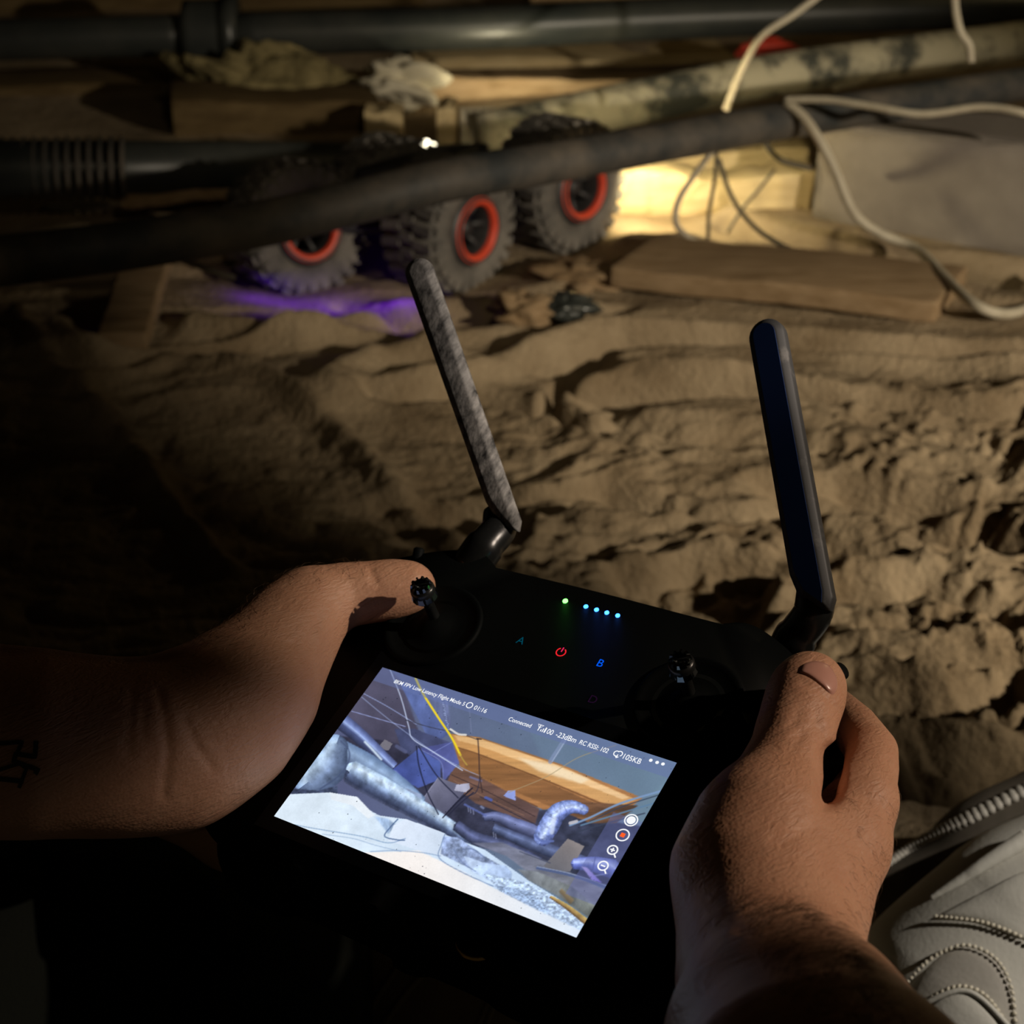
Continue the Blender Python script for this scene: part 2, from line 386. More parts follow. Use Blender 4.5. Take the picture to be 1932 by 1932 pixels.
yy = .28*np.exp(np.linspace(0, math.log(3.6/.28), NY)); uu = np.linspace(-1, 1, NX)
Yg, Ug = np.meshgrid(yy, uu, indexing='ij'); Xg = Ug*(.32+Yg*.55)
Zg = height(Xg, Yg)
ii = np.arange(NY*NX).reshape(NY, NX)
Q = np.stack([ii[:-1, :-1], ii[:-1, 1:], ii[1:, 1:], ii[1:, :-1]], -1).reshape(-1, 4)
fl = link('floor', fast_mesh('floor', np.stack([Xg, Yg, Zg], -1).reshape(-1, 3), Q), M['dirt'])
tag(fl, 'crumpled dusty brown ground sheet strewn with clods of dirt', None, kind='structure')
ground_bvh = None
def gz(x, y): return float(height(np.array([x]), np.array([y]))[0])

def slab(name, x0, x1, y0, y1, z0, z1, m, kind='structure', label=None):
    me = hexa([(x0, y0, z0), (x1, y0, z0), (x1, y1, z0), (x0, y1, z0), (x0, y0, z1), (x1, y0, z1), (x1, y1, z1), (x0, y1, z1)], .004)
    o = link(name, me, m); o['kind'] = kind
    if label: o['label'] = label
    return o
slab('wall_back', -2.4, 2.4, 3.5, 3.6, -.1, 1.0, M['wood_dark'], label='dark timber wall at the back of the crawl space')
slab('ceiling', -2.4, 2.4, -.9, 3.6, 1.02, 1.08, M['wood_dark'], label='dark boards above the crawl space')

# ================================================================ BACKGROUND THINGS
# --- black pipe running in front of the rover
path = catmull([P(-160, 512, 1.16), P(0, 493, 1.25), P(250, 462, 1.30), P(500, 421, 1.37), P(700, 374, 1.43), P(850, 338, 1.47), P(1050, 305, 1.55), P(1300, 260, 1.65), P(1500, 225, 1.74), P(1932, 158, 1.95), P(2200, 120, 2.1)], 8)
V, Fc = tube(path, .0198, 28, wob=.004)
solo('pipe', mesh('pipe', V, Fc), M['pipe_dusty'], 'long dusty black pipe crossing in front of the rover wheels', 'pipe')
# --- caked pale pipe behind, rising to the right
path = catmull([P(900, 256, 2.05), P(1000, 236, 2.08), P(1200, 193, 2.12), P(1500, 135, 2.2), P(1932, 78, 2.35), P(2150, 50, 2.42)], 8)
V, Fc = tube(path, .0285, 28, wob=.015)
solo('pipe', mesh('pipe', V, Fc), M['pipe_pale'], 'pale dust-caked pipe climbing to the upper right behind the black pipe', 'pipe')
# --- black pipe along the top with a coupling
pt = thing('pipe', P(400, 60, 2.3), 'thick glossy black pipe along the top edge with a coupling ring', 'pipe')
V, Fc = tube(catmull([P(440, 66, 2.3), P(900, 52, 2.32), P(1400, 30, 2.4), P(2200, 5, 2.5)], 10), .0300, 32)
link('pipe_run', mesh('p', V, Fc), M['pipe_black'], pt)
V, Fc = tube(catmull([P(-220, 86, 2.28), P(0, 76, 2.28), P(365, 66, 2.3)], 8), .0285, 32)
link('pipe_run', mesh('p', V, Fc), M['pipe_black'], pt)
V, Fc = join([tube(catmull([P(352, 64, 2.3), P(440, 62, 2.3)], 6), .0465, 32), tube([P(422, 62, 2.3), P(452, 61, 2.3)], .0495, 32)])
link('coupling', mesh('p', V, Fc), M['pipe_black'], pt)
# --- ribbed dark hose at the left
pt = thing('hose', P(200, 310, 1.75), 'dark hose with ribbed section at the left edge above the black pipe', 'hose')
V, Fc = tube(catmull([P(-200, 318, 1.75), P(250, 318, 1.8), P(640, 318, 1.95), P(760, 330, 2.0)], 8), .031, 26)
link('hose_body', mesh('h', V, Fc), M['pipe_black'], pt)
parts = []
for i in range(15):
    x = -60+i*20.5; a, b = P(x, 318, 1.775), P(x+10, 318, 1.776); parts.append(tube([a, a.lerp(b, .3), a.lerp(b, .7), b], lambda t: .0345 if .1 < t < .9 else .031, 26))
V, Fc = join(parts); link('rib', mesh('h', V, Fc), M['pipe_dusty'], pt)['kind'] = 'stuff'
# --- timbers
def board(a, b, wv, h, m, label, seed, name='board', group=None, bev=.002, amp=.0015):
    return solo(name, rough_board(a, b, wv, h, bev, seed, amp), m, label, 'board', group)
a, b = G(1150, 573), G(1757, 640)
board(a+Vector((0, 0, .018)), b+Vector((0, 0, .018)), (G(1826, 583)-b)*1.0+Vector((0, .02, 0)), .0225, M['wood'], 'brown plank lying flat on the sheet, its square sawn end to the right', 3)
a, b = G(192, 700), G(262, 500)
board(a+Vector((0, 0, .022)), b+Vector((0, 0, .022)), (.046, .0, 0), .018, M['wood'], 'short board leaning away under the black pipe on the left', 4)
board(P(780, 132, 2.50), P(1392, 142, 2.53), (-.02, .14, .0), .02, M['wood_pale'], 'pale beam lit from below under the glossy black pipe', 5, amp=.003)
board(P(600, 205, 2.30), P(1560, 196, 2.42), (-.01, .05, .0), .04, M['wood'], 'brown beam lying behind the pale pipe', 6, amp=.003)
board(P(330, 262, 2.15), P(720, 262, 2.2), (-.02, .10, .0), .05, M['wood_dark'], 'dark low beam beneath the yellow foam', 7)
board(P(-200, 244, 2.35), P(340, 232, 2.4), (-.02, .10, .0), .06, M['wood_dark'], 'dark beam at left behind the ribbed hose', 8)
board(P(230, 395, 1.78), P(450, 372, 1.85), (.01, .05, 0), .012, M['wood'], 'thin orange-brown strip of wood between hose and black pipe', 9)
board(P(1000, 70, 2.7), P(2200, 50, 2.8), (0, .12, 0), .09, M['wood'], 'brown beam at top right behind the cables', 10)
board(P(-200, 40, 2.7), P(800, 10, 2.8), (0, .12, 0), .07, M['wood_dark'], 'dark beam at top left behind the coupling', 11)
# lit stack behind the wheels
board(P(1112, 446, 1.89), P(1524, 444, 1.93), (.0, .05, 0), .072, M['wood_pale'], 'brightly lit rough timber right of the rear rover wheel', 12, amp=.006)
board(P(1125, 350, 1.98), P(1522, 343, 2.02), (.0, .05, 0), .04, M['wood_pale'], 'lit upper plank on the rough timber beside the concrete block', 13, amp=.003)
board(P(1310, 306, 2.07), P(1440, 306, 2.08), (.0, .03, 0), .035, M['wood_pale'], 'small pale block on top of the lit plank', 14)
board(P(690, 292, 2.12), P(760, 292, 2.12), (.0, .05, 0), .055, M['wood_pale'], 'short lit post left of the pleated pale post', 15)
board(P(825, 292, 2.08), P(862, 290, 2.08), (.0, .05, 0), .06, M['wood_pale'], 'narrow lit post beside the bright glint', 16)
# pleated pale fitting
parts = [tube([P(872+i*14, 205, 2.06), P(878+i*14, 292, 2.06)], .0058, 8) for i in range(5)]
V, Fc = join(parts); solo('corrugated_sleeve', mesh('c', V, Fc), M['paper'], 'pleated pale sleeve standing behind the middle wheel', 'sleeve')
# torn cardboard pieces right of the middle wheel
def crumple(center, ax3, amp, m, label, cat, name, seed, res=26):
    rr = np.random.default_rng(seed); V = []; Fc = []
    for i in range(res+1):
        for j in range(res*2):
            th = math.pi*i/res; ph = math.pi*j/res; n_ = Vector((math.sin(th)*math.cos(ph), math.sin(th)*math.sin(ph), math.cos(th)))
            f = 1+amp*(fbm(np.array([n_.x*2.1+seed+n_.z*1.3]), np.array([n_.y*2.1+n_.z*2.7]), 4, seed)[0]-.5)*2
            V.append(Vector(center)+Vector((n_.x*ax3[0]*f, n_.y*ax3[1]*f, n_.z*ax3[2]*f)))
    W = res*2
    for i in range(res):
        for j in range(W): Fc.append((i*W+j, (i+1)*W+j, (i+1)*W+(j+1) % W, i*W+(j+1) % W))
    me = mesh(name, V, Fc); bm = bmesh.new(); bm.from_mesh(me); bmesh.ops.remove_doubles(bm, verts=bm.verts, dist=1e-5); bmesh.ops.recalc_face_normals(bm, faces=bm.faces); bm.to_mesh(me); bm.free(); me.shade_smooth()
    return solo(name, me, m, label, cat)
crumple(P(755, 158, 2.25), (.050, .03, .030), .9, M['paper'], 'crumpled white lump of plaster above the rover', 'debris', 'plaster_lump', 3)
crumple(P(490, 178, 2.27), (.10, .045, .052), 1.0, M['foam'], 'olive yellow mass of old foam behind the rover on the left', 'foam', 'foam_mass', 4)
crumple(P(1068, 580, 1.60), (.030, .02, .014), .5, M['stone'], 'small glossy black stone in front of the lit plank', 'stone', 'stone', 5)
crumple(P(985, 590, 1.60), (.030, .03, .020), .7, M['wood'], 'torn wood chip left of the glossy stone', 'debris', 'wood_chip', 6)
crumple(P(1110, 520, 1.70), (.05, .035, .016), .8, M['wood'], 'flat torn piece of bark behind the glossy stone', 'debris', 'bark_piece', 7)
crumple(P(160, 392, 1.9), (.036, .02, .014), .5, M['paper'], 'pale smooth lump under the ribbed hose', 'debris', 'plaster_lump', 8)
crumple(P(165, 715, 1.5), (.016, .012, .008), .6, M['paper'], 'small pale scrap beside the leaning board', 'debris', 'plaster_scrap', 9)
crumple(P(1450, 100, 2.35), (.045, .02, .02), .3, M['board_red'], 'red plastic piece beyond the end of the pale beam', 'debris', 'red_scrap', 10)
crumple(P(1590, 150, 2.3), (.02, .02, .012), .6, M['paper'], 'small pale scrap below the pale pipe at right', 'debris', 'plaster_scrap', 12)
# concrete block
bl, br = G(1532, 418), G(1935, 497); back = Vector((.03, .12, 0)); hh = .115
me = hexa([bl, br+(br-bl)*.25, br+(br-bl)*.25+back, bl+back, bl+Vector((0, 0, hh)), br+(br-bl)*.25+Vector((0, 0, hh+.02)), br+(br-bl)*.25+back+Vector((0, 0, hh+.02)), bl+back+Vector((0, 0, hh))], .006)
bm = bmesh.new(); bm.from_mesh(me); bmesh.ops.subdivide_edges(bm, edges=bm.edges[:], cuts=6, use_grid_fill=True)
for v in bm.verts: v.co += Vector([rnd.uniform(-.0012, .0012) for _ in range(3)])
bm.to_mesh(me); bm.free(); me.shade_smooth()
solo('concrete_block', me, M['concrete'], 'grey concrete block at the right edge behind the white cable', 'block')
# cables
def cable(pts, r, label, m='cable', name='cable'):
    V, Fc = tube(catmull([P(*p) for p in pts], 10), r, 10); return solo(name, mesh('cable', V, Fc), M[m], label, 'cable')
cable([(1480, 190, 1.71), (1525, 232, 1.70), (1570, 310, 1.70), (1610, 400, 1.71), (1660, 440, 1.72), (1730, 470, 1.71), (1785, 525, 1.63), (1840, 575, 1.565), (1900, 592, 1.575), (1960, 570, 1.62), (2030, 520, 1.66)], .0052, 'thick white cable sagging down past the concrete block to the right edge')
cable([(1480, 188, 1.70), (1560, 188, 1.68), (1640, 200, 1.66), (1740, 215, 1.64), (1850, 202, 1.62), (1935, 214, 1.6), (2050, 250, 1.6)], .0040, 'white cable running right along the black pipe to the edge')
cable([(1560, -20, 1.8), (1500, 25, 1.8), (1440, 65, 1.8), (1410, 110, 1.82), (1385, 165, 1.84), (1370, 208, 1.85)], .0042, 'white cable hanging from the top edge over the red scrap')
cable([(1800, -30, 1.7), (1803, 20, 1.7), (1812, 60, 1.7), (1828, 85, 1.7), (1832, 118, 1.7)], .0042, 'short white cable end hanging at the top right')
cable([(1345, 285, 1.72), (1310, 330, 1.73), (1278, 385, 1.73), (1280, 430, 1.73), (1330, 462, 1.73), (1400, 472, 1.73), (1470, 492, 1.72), (1550, 499, 1.71)], .0034, 'looped pale cable ending above the flat plank')
cable([(1352, 285, 1.74), (1348, 340, 1.74), (1338, 400, 1.74), (1336, 452, 1.74)], .0022, 'thin dark wire hanging straight over the lit timber', 'thread', 'wire')
cable([(1356, 300, 1.75), (1380, 370, 1.75), (1420, 425, 1.74), (1470, 460, 1.72), (1515, 478, 1.7)], .0026, 'thin wire crossing the lit timber down to the right', 'thread', 'wire')
cable([(1462, 320, 1.78), (1430, 360, 1.78), (1400, 395, 1.78), (1372, 440, 1.78)], .0018, 'hair-thin wire crossing the lit timber down to the left', 'thread', 'wire')
cable([(300, 470, 1.33), (345, 488, 1.36), (400, 512, 1.40), (440, 524, 1.44)], .003, 'short dark cable dangling below the black pipe on the left', 'thread')
cable([(1435, 258, 1.75), (1470, 300, 1.78), (1530, 318, 1.8)], .003, 'dark cable stub between black pipe and concrete block', 'thread')

# ================================================================ ROVER
rov = thing('rover', P(800, 500, 1.72), 'four-wheeled crawler rover with red-ringed knobby tyres behind the black pipe', 'rover')
WR, WW = .072, .070
def wheel_parts():
    prof = [(.040, -.5), (.056, -.5), (.066, -.44), (.0695, -.25), (.070, 0), (.0695, .25), (.066, .44), (.056, .5), (.040, .5)]
    seg = 56; V = []; Fc = []
    for k in range(seg):
        a = 2*math.pi*k/seg
        for r, x in prof: V.append(Vector((r*math.cos(a), r*math.sin(a), x*WW)))
    n = len(prof)
    for k in range(seg):
        for i in range(n): Fc.append((k*n+i, k*n+(i+1) % n, ((k+1) % seg)*n+(i+1) % n, ((k+1) % seg)*n+i))
    ty = (V, Fc); lug = []
    for k in range(26):
        a = 2*math.pi*k/26
        for s, x0 in ((1, .30), (-1, -.30), (0, 0)):
            aa = a+(.14 if s == 0 else 0); c, sn = math.cos(aa), math.sin(aa)
            er = Vector((c, sn, 0)); et = Vector((-sn, c, 0)); ez = Vector((0, 0, 1)); o = er*.068+ez*(x0*WW)
            w_, l_, h_ = (.0052, .0115 if s else .008, .0042); q = []
            for rr in (0, h_):
                for u, v in ((-1, -1), (1, -1), (1, 1), (-1, 1)): q.append(o+er*rr+et*(u*w_*(1-rr*30))+ez*(v*l_)+et*(v*s*.002))
            lug.append((q, [(3, 2, 1, 0), (4, 5, 6, 7), (0, 1, 5, 4), (1, 2, 6, 5), (2, 3, 7, 6), (3, 0, 4, 7)]))
            if s:   # side lugs reach down the sidewall
                o2 = er*.0585+ez*(s*WW*.47); q = []
                for rr in (0, s*.0025):
                    for u, v in ((-1, -1), (1, -1), (1, 1), (-1, 1)): q.append(o2+ez*rr+et*(u*.0045)+er*(v*.007))
                lug.append((q, [(3, 2, 1, 0), (4, 5, 6, 7), (0, 1, 5, 4), (1, 2, 6, 5), (2, 3, 7, 6), (3, 0, 4, 7)]))
    lg = join(lug)
    def ring(r0, r1, z0, z1, seg=48):
        V = []; Fc = []
        for k in range(seg):
            a = 2*math.pi*k/seg; c, s = math.cos(a), math.sin(a)
            for r, z in ((r0, z0), (r1, z0), (r1, z1), ((r0+r1)/2, z1+(z1-z0)*.2), (r0, z1)): V.append(Vector((r*c, r*s, z)))
        for k in range(seg):
            for i in range(5): Fc.append((k*5+i, k*5+(i+1) % 5, ((k+1) % seg)*5+(i+1) % 5, ((k+1) % seg)*5+i))
        return V, Fc
    red = ring(.0265, .0350, WW*.5-.008, WW*.5+.0035)
    rim = join([ring(.024, .0405, -WW*.5, WW*.5-.006)]+[tube([Vector((.006*math.cos(a), .006*math.sin(a), WW*.2)), Vector((.027*math.cos(a), .027*math.sin(a), WW*.38))], .0035, 6) for a in [i*math.pi/3 for i in range(6)]]+[tube([Vector((0, 0, -WW*.3)), Vector((0, 0, WW*.36))], .009, 12)])
    return ty, lg, red, rim
ty, lg, red, rim = wheel_parts()
me_t, me_l, me_r, me_h = mesh('tyre', *ty), mesh('tread', *lg, smooth=False), mesh('bead_ring', *red), mesh('wheel_hub', *rim)
for me, m in ((me_t, 'tyre'), (me_l, 'tyre'), (me_r, 'red'), (me_h, 'dark_metal')): me.materials.append(M[m])
wheels = [((848, 424, 1.70), (.80, -.60, .05), 1.0), ((1055, 347, 1.79), (.70, -.70, .08), 1.02), ((556, 428, 1.70), (.55, -.78, .20), .98), ((737, 372, 1.86), (.62, -.72, .1), .98)]
for i, (c, ax_, s) in enumerate(wheels):
    Z = Vector(ax_).normalized(); X = Vector((0, 0, 1)).cross(Z).normalized(); Y = Z.cross(X)
    Mx = Matrix((X, Y, Z)).transposed().to_4x4(); Mx.translation = P(*c); Mx = Mx @ Matrix.Rotation(i*.37, 4, 'Z') @ Matrix.Scale(s, 4)
    t = bpy.data.objects.new('tyre', me_t); C.objects.link(t); t.parent = rov; t.matrix_parent_inverse = rov.matrix_basis.inverted(); t.matrix_basis = Mx
    for nm, me in (('tread', me_l), ('bead_ring', me_r), ('wheel_hub', me_h)):
        q = bpy.data.objects.new(nm, me); C.objects.link(q); q.parent = t
        if nm == 'bead_ring': q['label'] = 'red bead ring of the wheel'
# chassis, axles, strip lamp, glowing discs for a reflected glint
A_, B_, C_, D_ = [P(*w_[0]) for w_ in wheels]
mid = (A_+B_+C_+D_)/4
fw = ((B_-A_)+(D_-C_)).normalized(); sd = ((A_-C_)+(B_-D_)).normalized()
def box_dir(c, l, w_, h, bev=.004):
    q = []
    for z in (-h/2, h/2):
        for u, v in ((-1, -1), (1, -1), (1, 1), (-1, 1)): q.append(c+fw*(u*l/2)+sd*(v*w_/2)+Vector((0, 0, z)))
    return hexa(q, bev)
link('chassis', box_dir(mid+Vector((0, 0, .012)), .16, .055, .045), M['dark_metal'], rov)
link('shell', box_dir(mid+Vector((0, 0, .045)), .13, .07, .03, .008), M['dark_metal'], rov)
for p, q in ((A_, C_), (B_, D_)):
    V, Fc = tube([p.lerp(q, i/6) for i in range(7)], .009, 12); link('axle', mesh('axle', V, Fc), M['dark_metal'], rov)
V, Fc = tube([mid+sd*.03-fw*.05+Vector((0, 0, -.014)), mid+sd*.03+fw*.03+Vector((0, 0, -.014))], .003, 8)
link('strip_lamp', mesh('strip', V, Fc), glow('violet_glow', (.12, .02, 1), 2.0), rov, 'violet strip lamp under the body')
lens = glow('warm_glint', (1, .9, .65), 6)  # glint of reflected light, modelled as small glowing discs
for px, py in ((776, 266), (790, 272), (804, 270), (816, 276)):
    V, Fc = tube([P(px, py, 1.84), P(px+1, py, 1.85)], .0040, 12); link('glint_disc', mesh('lens', V, Fc), lens, rov, 'bright glint of reflected light')
V, Fc = tube([P(768, 275, 1.865), P(826, 280, 1.865)], .009, 10); link('glint_bar', mesh('bar', V, Fc), M['dark_metal'], rov)  # made-up bar backing the glint discs

# ================================================================ REMOTE CONTROLLER
r1 = Vector((0.83227363, -0.20718926, 0.5141918)); r2 = Vector((0.49718437, 0.68924409, -0.5270202)); nn = Vector((-0.24521074, 0.69427314, 0.67665094)); tt = Vector((-0.01383487, -0.09287535, -0.53985186))
def c2w(v): return CX*v.x+CY*v.y+CZ*v.z
RM = Matrix((c2w(r1), c2w(r2), c2w(nn))).transposed().to_4x4(); RM.translation = CAM+c2w(tt)
RMi = RM.inverted()
ctl = thing('remote_controller', None, 'black handheld remote controller with lit screen and two antennas held in both hands', 'controller', mat=RM)
def rc(name, me, m, label=None, parent=None):
    o = bpy.data.objects.new(name, me); C.objects.link(o); o.parent = parent or ctl
    me.materials.clear(); me.materials.append(m)
    if label: o['label'] = label
    return o
mm = .001
# body outline (mm) in the plane of the screen
out = [(-46, 88), (0, 89.5), (46, 90), (51, 91), (56, 93), (63, 92), (76, 86), (90, 76), (98, 62), (100, 40), (98, 0), (95, -25), (89, -38), (78, -45), (62, -47), (56, -45.5), (50, -48.5), (38, -48.5), (30, -47), (8, -47), (3, -49), (-3, -49), (-8, -46.5), (-46, -46), (-56, -49), (-68, -49), (-80, -45), (-90, -37), (-96, -24), (-98, 0), (-100, 40), (-98, 62), (-90, 76), (-76, 86), (-63, 92), (-56, 93), (-51, 91)]
o3 = catmull([Vector((x, y, 0)) for x, y in out]+[Vector((*out[0], 0))], 4)[:-1]
def loft(layers, pts):
    V = []; Fc = []; n = len(pts)
    for off, z in layers:
        for i, p in enumerate(pts):
            t = (pts[(i+1) % n]-pts[i-1]).normalized(); nrm = Vector((t.y, -t.x, 0)); V.append((p-nrm*(-off))*mm+Vector((0, 0, z*mm)))
    for l in range(len(layers)-1):
        for i in range(n): Fc.append((l*n+i, l*n+(i+1) % n, (l+1)*n+(i+1) % n, (l+1)*n+i))
    Fc.append(tuple(range(n))); Fc.append(tuple((len(layers)-1)*n+i for i in range(n-1, -1, -1)))
    me = mesh('body', V, Fc); bm = bmesh.new(); bm.from_mesh(me); bmesh.ops.triangulate(bm, faces=[f for f in bm.faces if len(f.verts) > 4]); bmesh.ops.recalc_face_normals(bm, faces=bm.faces); bm.to_mesh(me); bm.free()
    for p in me.polygons: p.use_smooth = True
    return me
# outline runs clockwise, so outward offsets are negative here
sgn = -1
me = loft([(sgn*3.2, -.6), (sgn*1.2, -1.3), (0, -3.6), (sgn*-.6, -12), (0, -20), (sgn*2.5, -25), (sgn*7, -28)], o3)
rc('housing', me, M['black'])
# grips bulging underneath
for s in (-1, 1):
    V, Q2 = implicit([(.01, [[(Vector((s*.082, .052, -.022)), .013), (Vector((s*.086, .01, -.026)), .0165), (Vector((s*.080, -.030, -.022)), .013)]])], .0025)
    rc('grip', fast_mesh('grip', V, Q2), M['black'])
# bezel glass
bz = [(-66, -40), (66, -40), (66, 41), (-66, 41)]
V = []; Fc = []
V = [Vector((x*mm, y*mm, z*mm)) for z in (-.9, -.12) for x, y in bz]
me = mesh('bezel', V, [(3, 2, 1, 0), (4, 5, 6, 7), (0, 1, 5, 4), (1, 2, 6, 5), (2, 3, 7, 6), (3, 0, 4, 7)], False); bevel_me(me, .0004)
rc('bezel', me, M['glass'])

# ---- the picture on the screen
SW, SH = .1212, .0688
NXs, NYs = 620, 352
lx = np.linspace(-SW/2, SW/2, NXs); ly = np.linspace(-SH/2, SH/2, NYs)
LX, LY = np.meshgrid(lx, ly)
def to_crop(LX, LY):
    x = tt.x+r1.x*LX+r2.x*LY; y = tt.y+r1.y*LX+r2.y*LY; z = tt.z+r1.z*LX+r2.z*LY
    px = 966-F*x/z; py = 966+F*y/z
    return (px-500)*2.415, (py-1230)*2.415
U, Vv = to_crop(LX, LY)
img = np.zeros((NYs, NXs, 3))
def N(fx, fy, o=4, s=1): return fbm(U/fx, Vv/fy, o, s)
def blur(a, n):
    for _ in range(n):
        p = np.pad(a, 1, mode='edge'); a = (p[1:-1, 1:-1]*2+p[:-2, 1:-1]+p[2:, 1:-1]+p[1:-1, :-2]+p[1:-1, 2:])/6
    return a
def rgb(c): return np.array(c, float)/255
def paint(poly, c1, c2=None, g=None, alpha=1, soft=1, tex=0, fx=60, fy=60, seed=5):
    "fill a polygon; colour runs c1 to c2 along the line g=((x,y),(x,y))"
    global img
    m = in_poly(U, Vv, poly).astype(float); m = blur(m, soft)*alpha
    c = np.broadcast_to(rgb(c1), img.shape).copy()
    if c2 is not None:
        (ax_, ay_), (bx, by) = g; t = np.clip(((U-ax_)*(bx-ax_)+(Vv-ay_)*(by-ay_))/((bx-ax_)**2+(by-ay_)**2), 0, 1)[..., None]
        c = rgb(c1)*(1-t)+rgb(c2)*t
    if tex: c = c*(1+tex*(N(fx, fy, 5, seed)-.5)[..., None]*2)
    img = img*(1-m[..., None])+c*m[..., None]
def stroke(pts, wd, c, alpha=1, soft=1):
    global img
    pts = [tuple(p[:2]) for p in catmull([Vector((a, b, 0)) for a, b in pts], 6)]
    d = seg_dist(U, Vv, pts); m = np.clip((wd/2+1.0-d)/1.5, 0, 1); m = blur(m, soft)*alpha
    img = img*(1-m[..., None])+rgb(c)*m[..., None]
def band(pts, widths, stops, alpha=1, soft=1, tex=0, fx=30, fy=30, seed=3):
    "a rounded length of pipe: colours run across it from its upper to its lower side"
    global img
    pts = [tuple(p[:2]) for p in catmull([Vector((a, b, 0)) for a, b in pts], 6)]; n = len(pts)
    best = np.full(U.shape, 1e9); sg = np.zeros(U.shape); wd = np.ones(U.shape)
    for i, ((ax_, ay_), (bx, by)) in enumerate(zip(pts[:-1], pts[1:])):
        ux, uy = bx-ax_, by-ay_; L_ = math.hypot(ux, uy); t = ((U-ax_)*ux+(Vv-ay_)*uy)/(L_*L_+1e-9); lim = (t < -.02)*(i == 0) | (t > 1.02)*(i == n-2); t = np.clip(t, 0, 1)
        d = np.hypot(U-ax_-t*ux, Vv-ay_-t*uy)+lim*1e6; m = d < best; best = np.where(m, d, best)
        c = ((U-ax_)*(-uy)+(Vv-ay_)*ux)/L_; sg = np.where(m, np.sign(c)*d, sg); w_ = np.interp((i+t)/(n-1), np.linspace(0, 1, len(widths)), widths); wd = np.where(m, w_, wd)
    m = blur((best < wd/2).astype(float), soft)*alpha; q = np.clip(sg/wd+.5, 0, 1)
    c = np.stack([np.interp(q, [a for a, _ in stops], [rgb(b)[k] for _, b in stops]) for k in range(3)], -1)
    if tex: c = c*(1+tex*(N(fx, fy, 5, seed)-.5)[..., None]*2)
    img = img*(1-m[..., None])+c*m[..., None]
# ceiling: slate blue, lighter to the right
paint([(-50, -50), (2000, -50), (2000, 1400), (-50, 1400)], (84, 90, 128), (104, 132, 152), ((500, 200), (1850, 560)), tex=.08, fx=120, fy=120)
paint([(1200, 350), (1900, 520), (1700, 700), (1300, 560)], (100, 124, 150), soft=20, alpha=.5)
paint([(300, 300), (540, 60), (620, 130), (720, 420), (860, 470), (760, 520), (480, 420)], (84, 80, 104), (66, 62, 82), ((500, 150), (620, 450)), soft=5, tex=.12)
paint([(612, 138), (700, 160), (830, 300), (840, 370), (762, 432)], (96, 116, 184), (74, 88, 142), ((640, 150), (780, 420)), soft=2, tex=.22, fx=40)
paint([(690, 150), (830, 210), (850, 350), (760, 260)], (108, 122, 170), (92, 100, 140), ((700, 160), (840, 340)), soft=5, tex=.3, fx=30)
for k in range(16): stroke([(812+k*1.5+rnd.uniform(-6, 6), 232+k*8), (814+k*1.5, 233+k*8)], 3.2, (170, 190, 240), .8)
# timber beam: bright top edge, darker web, brown lower boards
paint([(845, 372), (975, 388), (1330, 505), (1720, 665), (1620, 745), (1400, 690), (1270, 720), (900, 570)], (160, 104, 54), (178, 118, 66), ((900, 400), (1500, 700)), soft=2, tex=.22, fx=200, fy=20)
paint([(852, 376), (975, 392), (1330, 512), (1690, 672), (1600, 712), (1280, 582), (980, 468), (870, 432)], (206, 146, 78), (214, 158, 92), ((900, 400), (1600, 690)), soft=2, tex=.14, fx=240, fy=14)
paint([(862, 380), (975, 396), (1330, 516), (1660, 662), (1630, 672), (1310, 548), (960, 424), (880, 404)], (238, 186, 118), (246, 200, 140), ((900, 390), (1500, 600)), soft=3, tex=.1, fx=240, fy=14, alpha=.9)
paint([(1150, 480), (1330, 520), (1480, 580), (1440, 600), (1250, 545)], (255, 232, 190), soft=12, alpha=.8)
paint([(880, 440), (990, 474), (1300, 600), (1560, 716), (1420, 690), (1290, 700), (920, 545)], (150, 98, 50), (138, 90, 52), ((900, 450), (1500, 700)), soft=3, tex=.22, fx=200, fy=18)
stroke([(880, 436), (985, 470), (1290, 590), (1580, 712)], 5, (96, 58, 30), .7, 2)
stroke([(905, 545), (1060, 625), (1240, 705)], 5, (70, 44, 36), .7, 2)
paint([(300, 380), (520, 400), (850, 470), (900, 560), (1240, 720), (1290, 720), (1500, 760), (1750, 800), (1700, 1100), (1300, 1000), (800, 800), (480, 560)], (46, 44, 62), (52, 56, 78), ((500, 450), (1400, 900)), soft=5, tex=.4, fx=50, fy=40)
paint([(860, 520), (960, 560), (1250, 715), (1230, 790), (1100, 740), (960, 690), (830, 590)], (116, 80, 62), (98, 72, 68), ((860, 540), (1240, 740)), soft=3, tex=.3, fx=160, fy=24)
stroke([(850, 560), (1000, 630), (1230, 750)], 4, (60, 44, 44), .8, 1); stroke([(860, 585), (980, 650), (1180, 745)], 3, (150, 108, 84), .6, 1)
paint([(1290, 700), (1420, 680), (1700, 700), (1600, 780), (1480, 780)], (128, 84, 52), (100, 70, 50), ((1400, 690), (1600, 770)), soft=3, tex=.35, fx=120, fy=20)
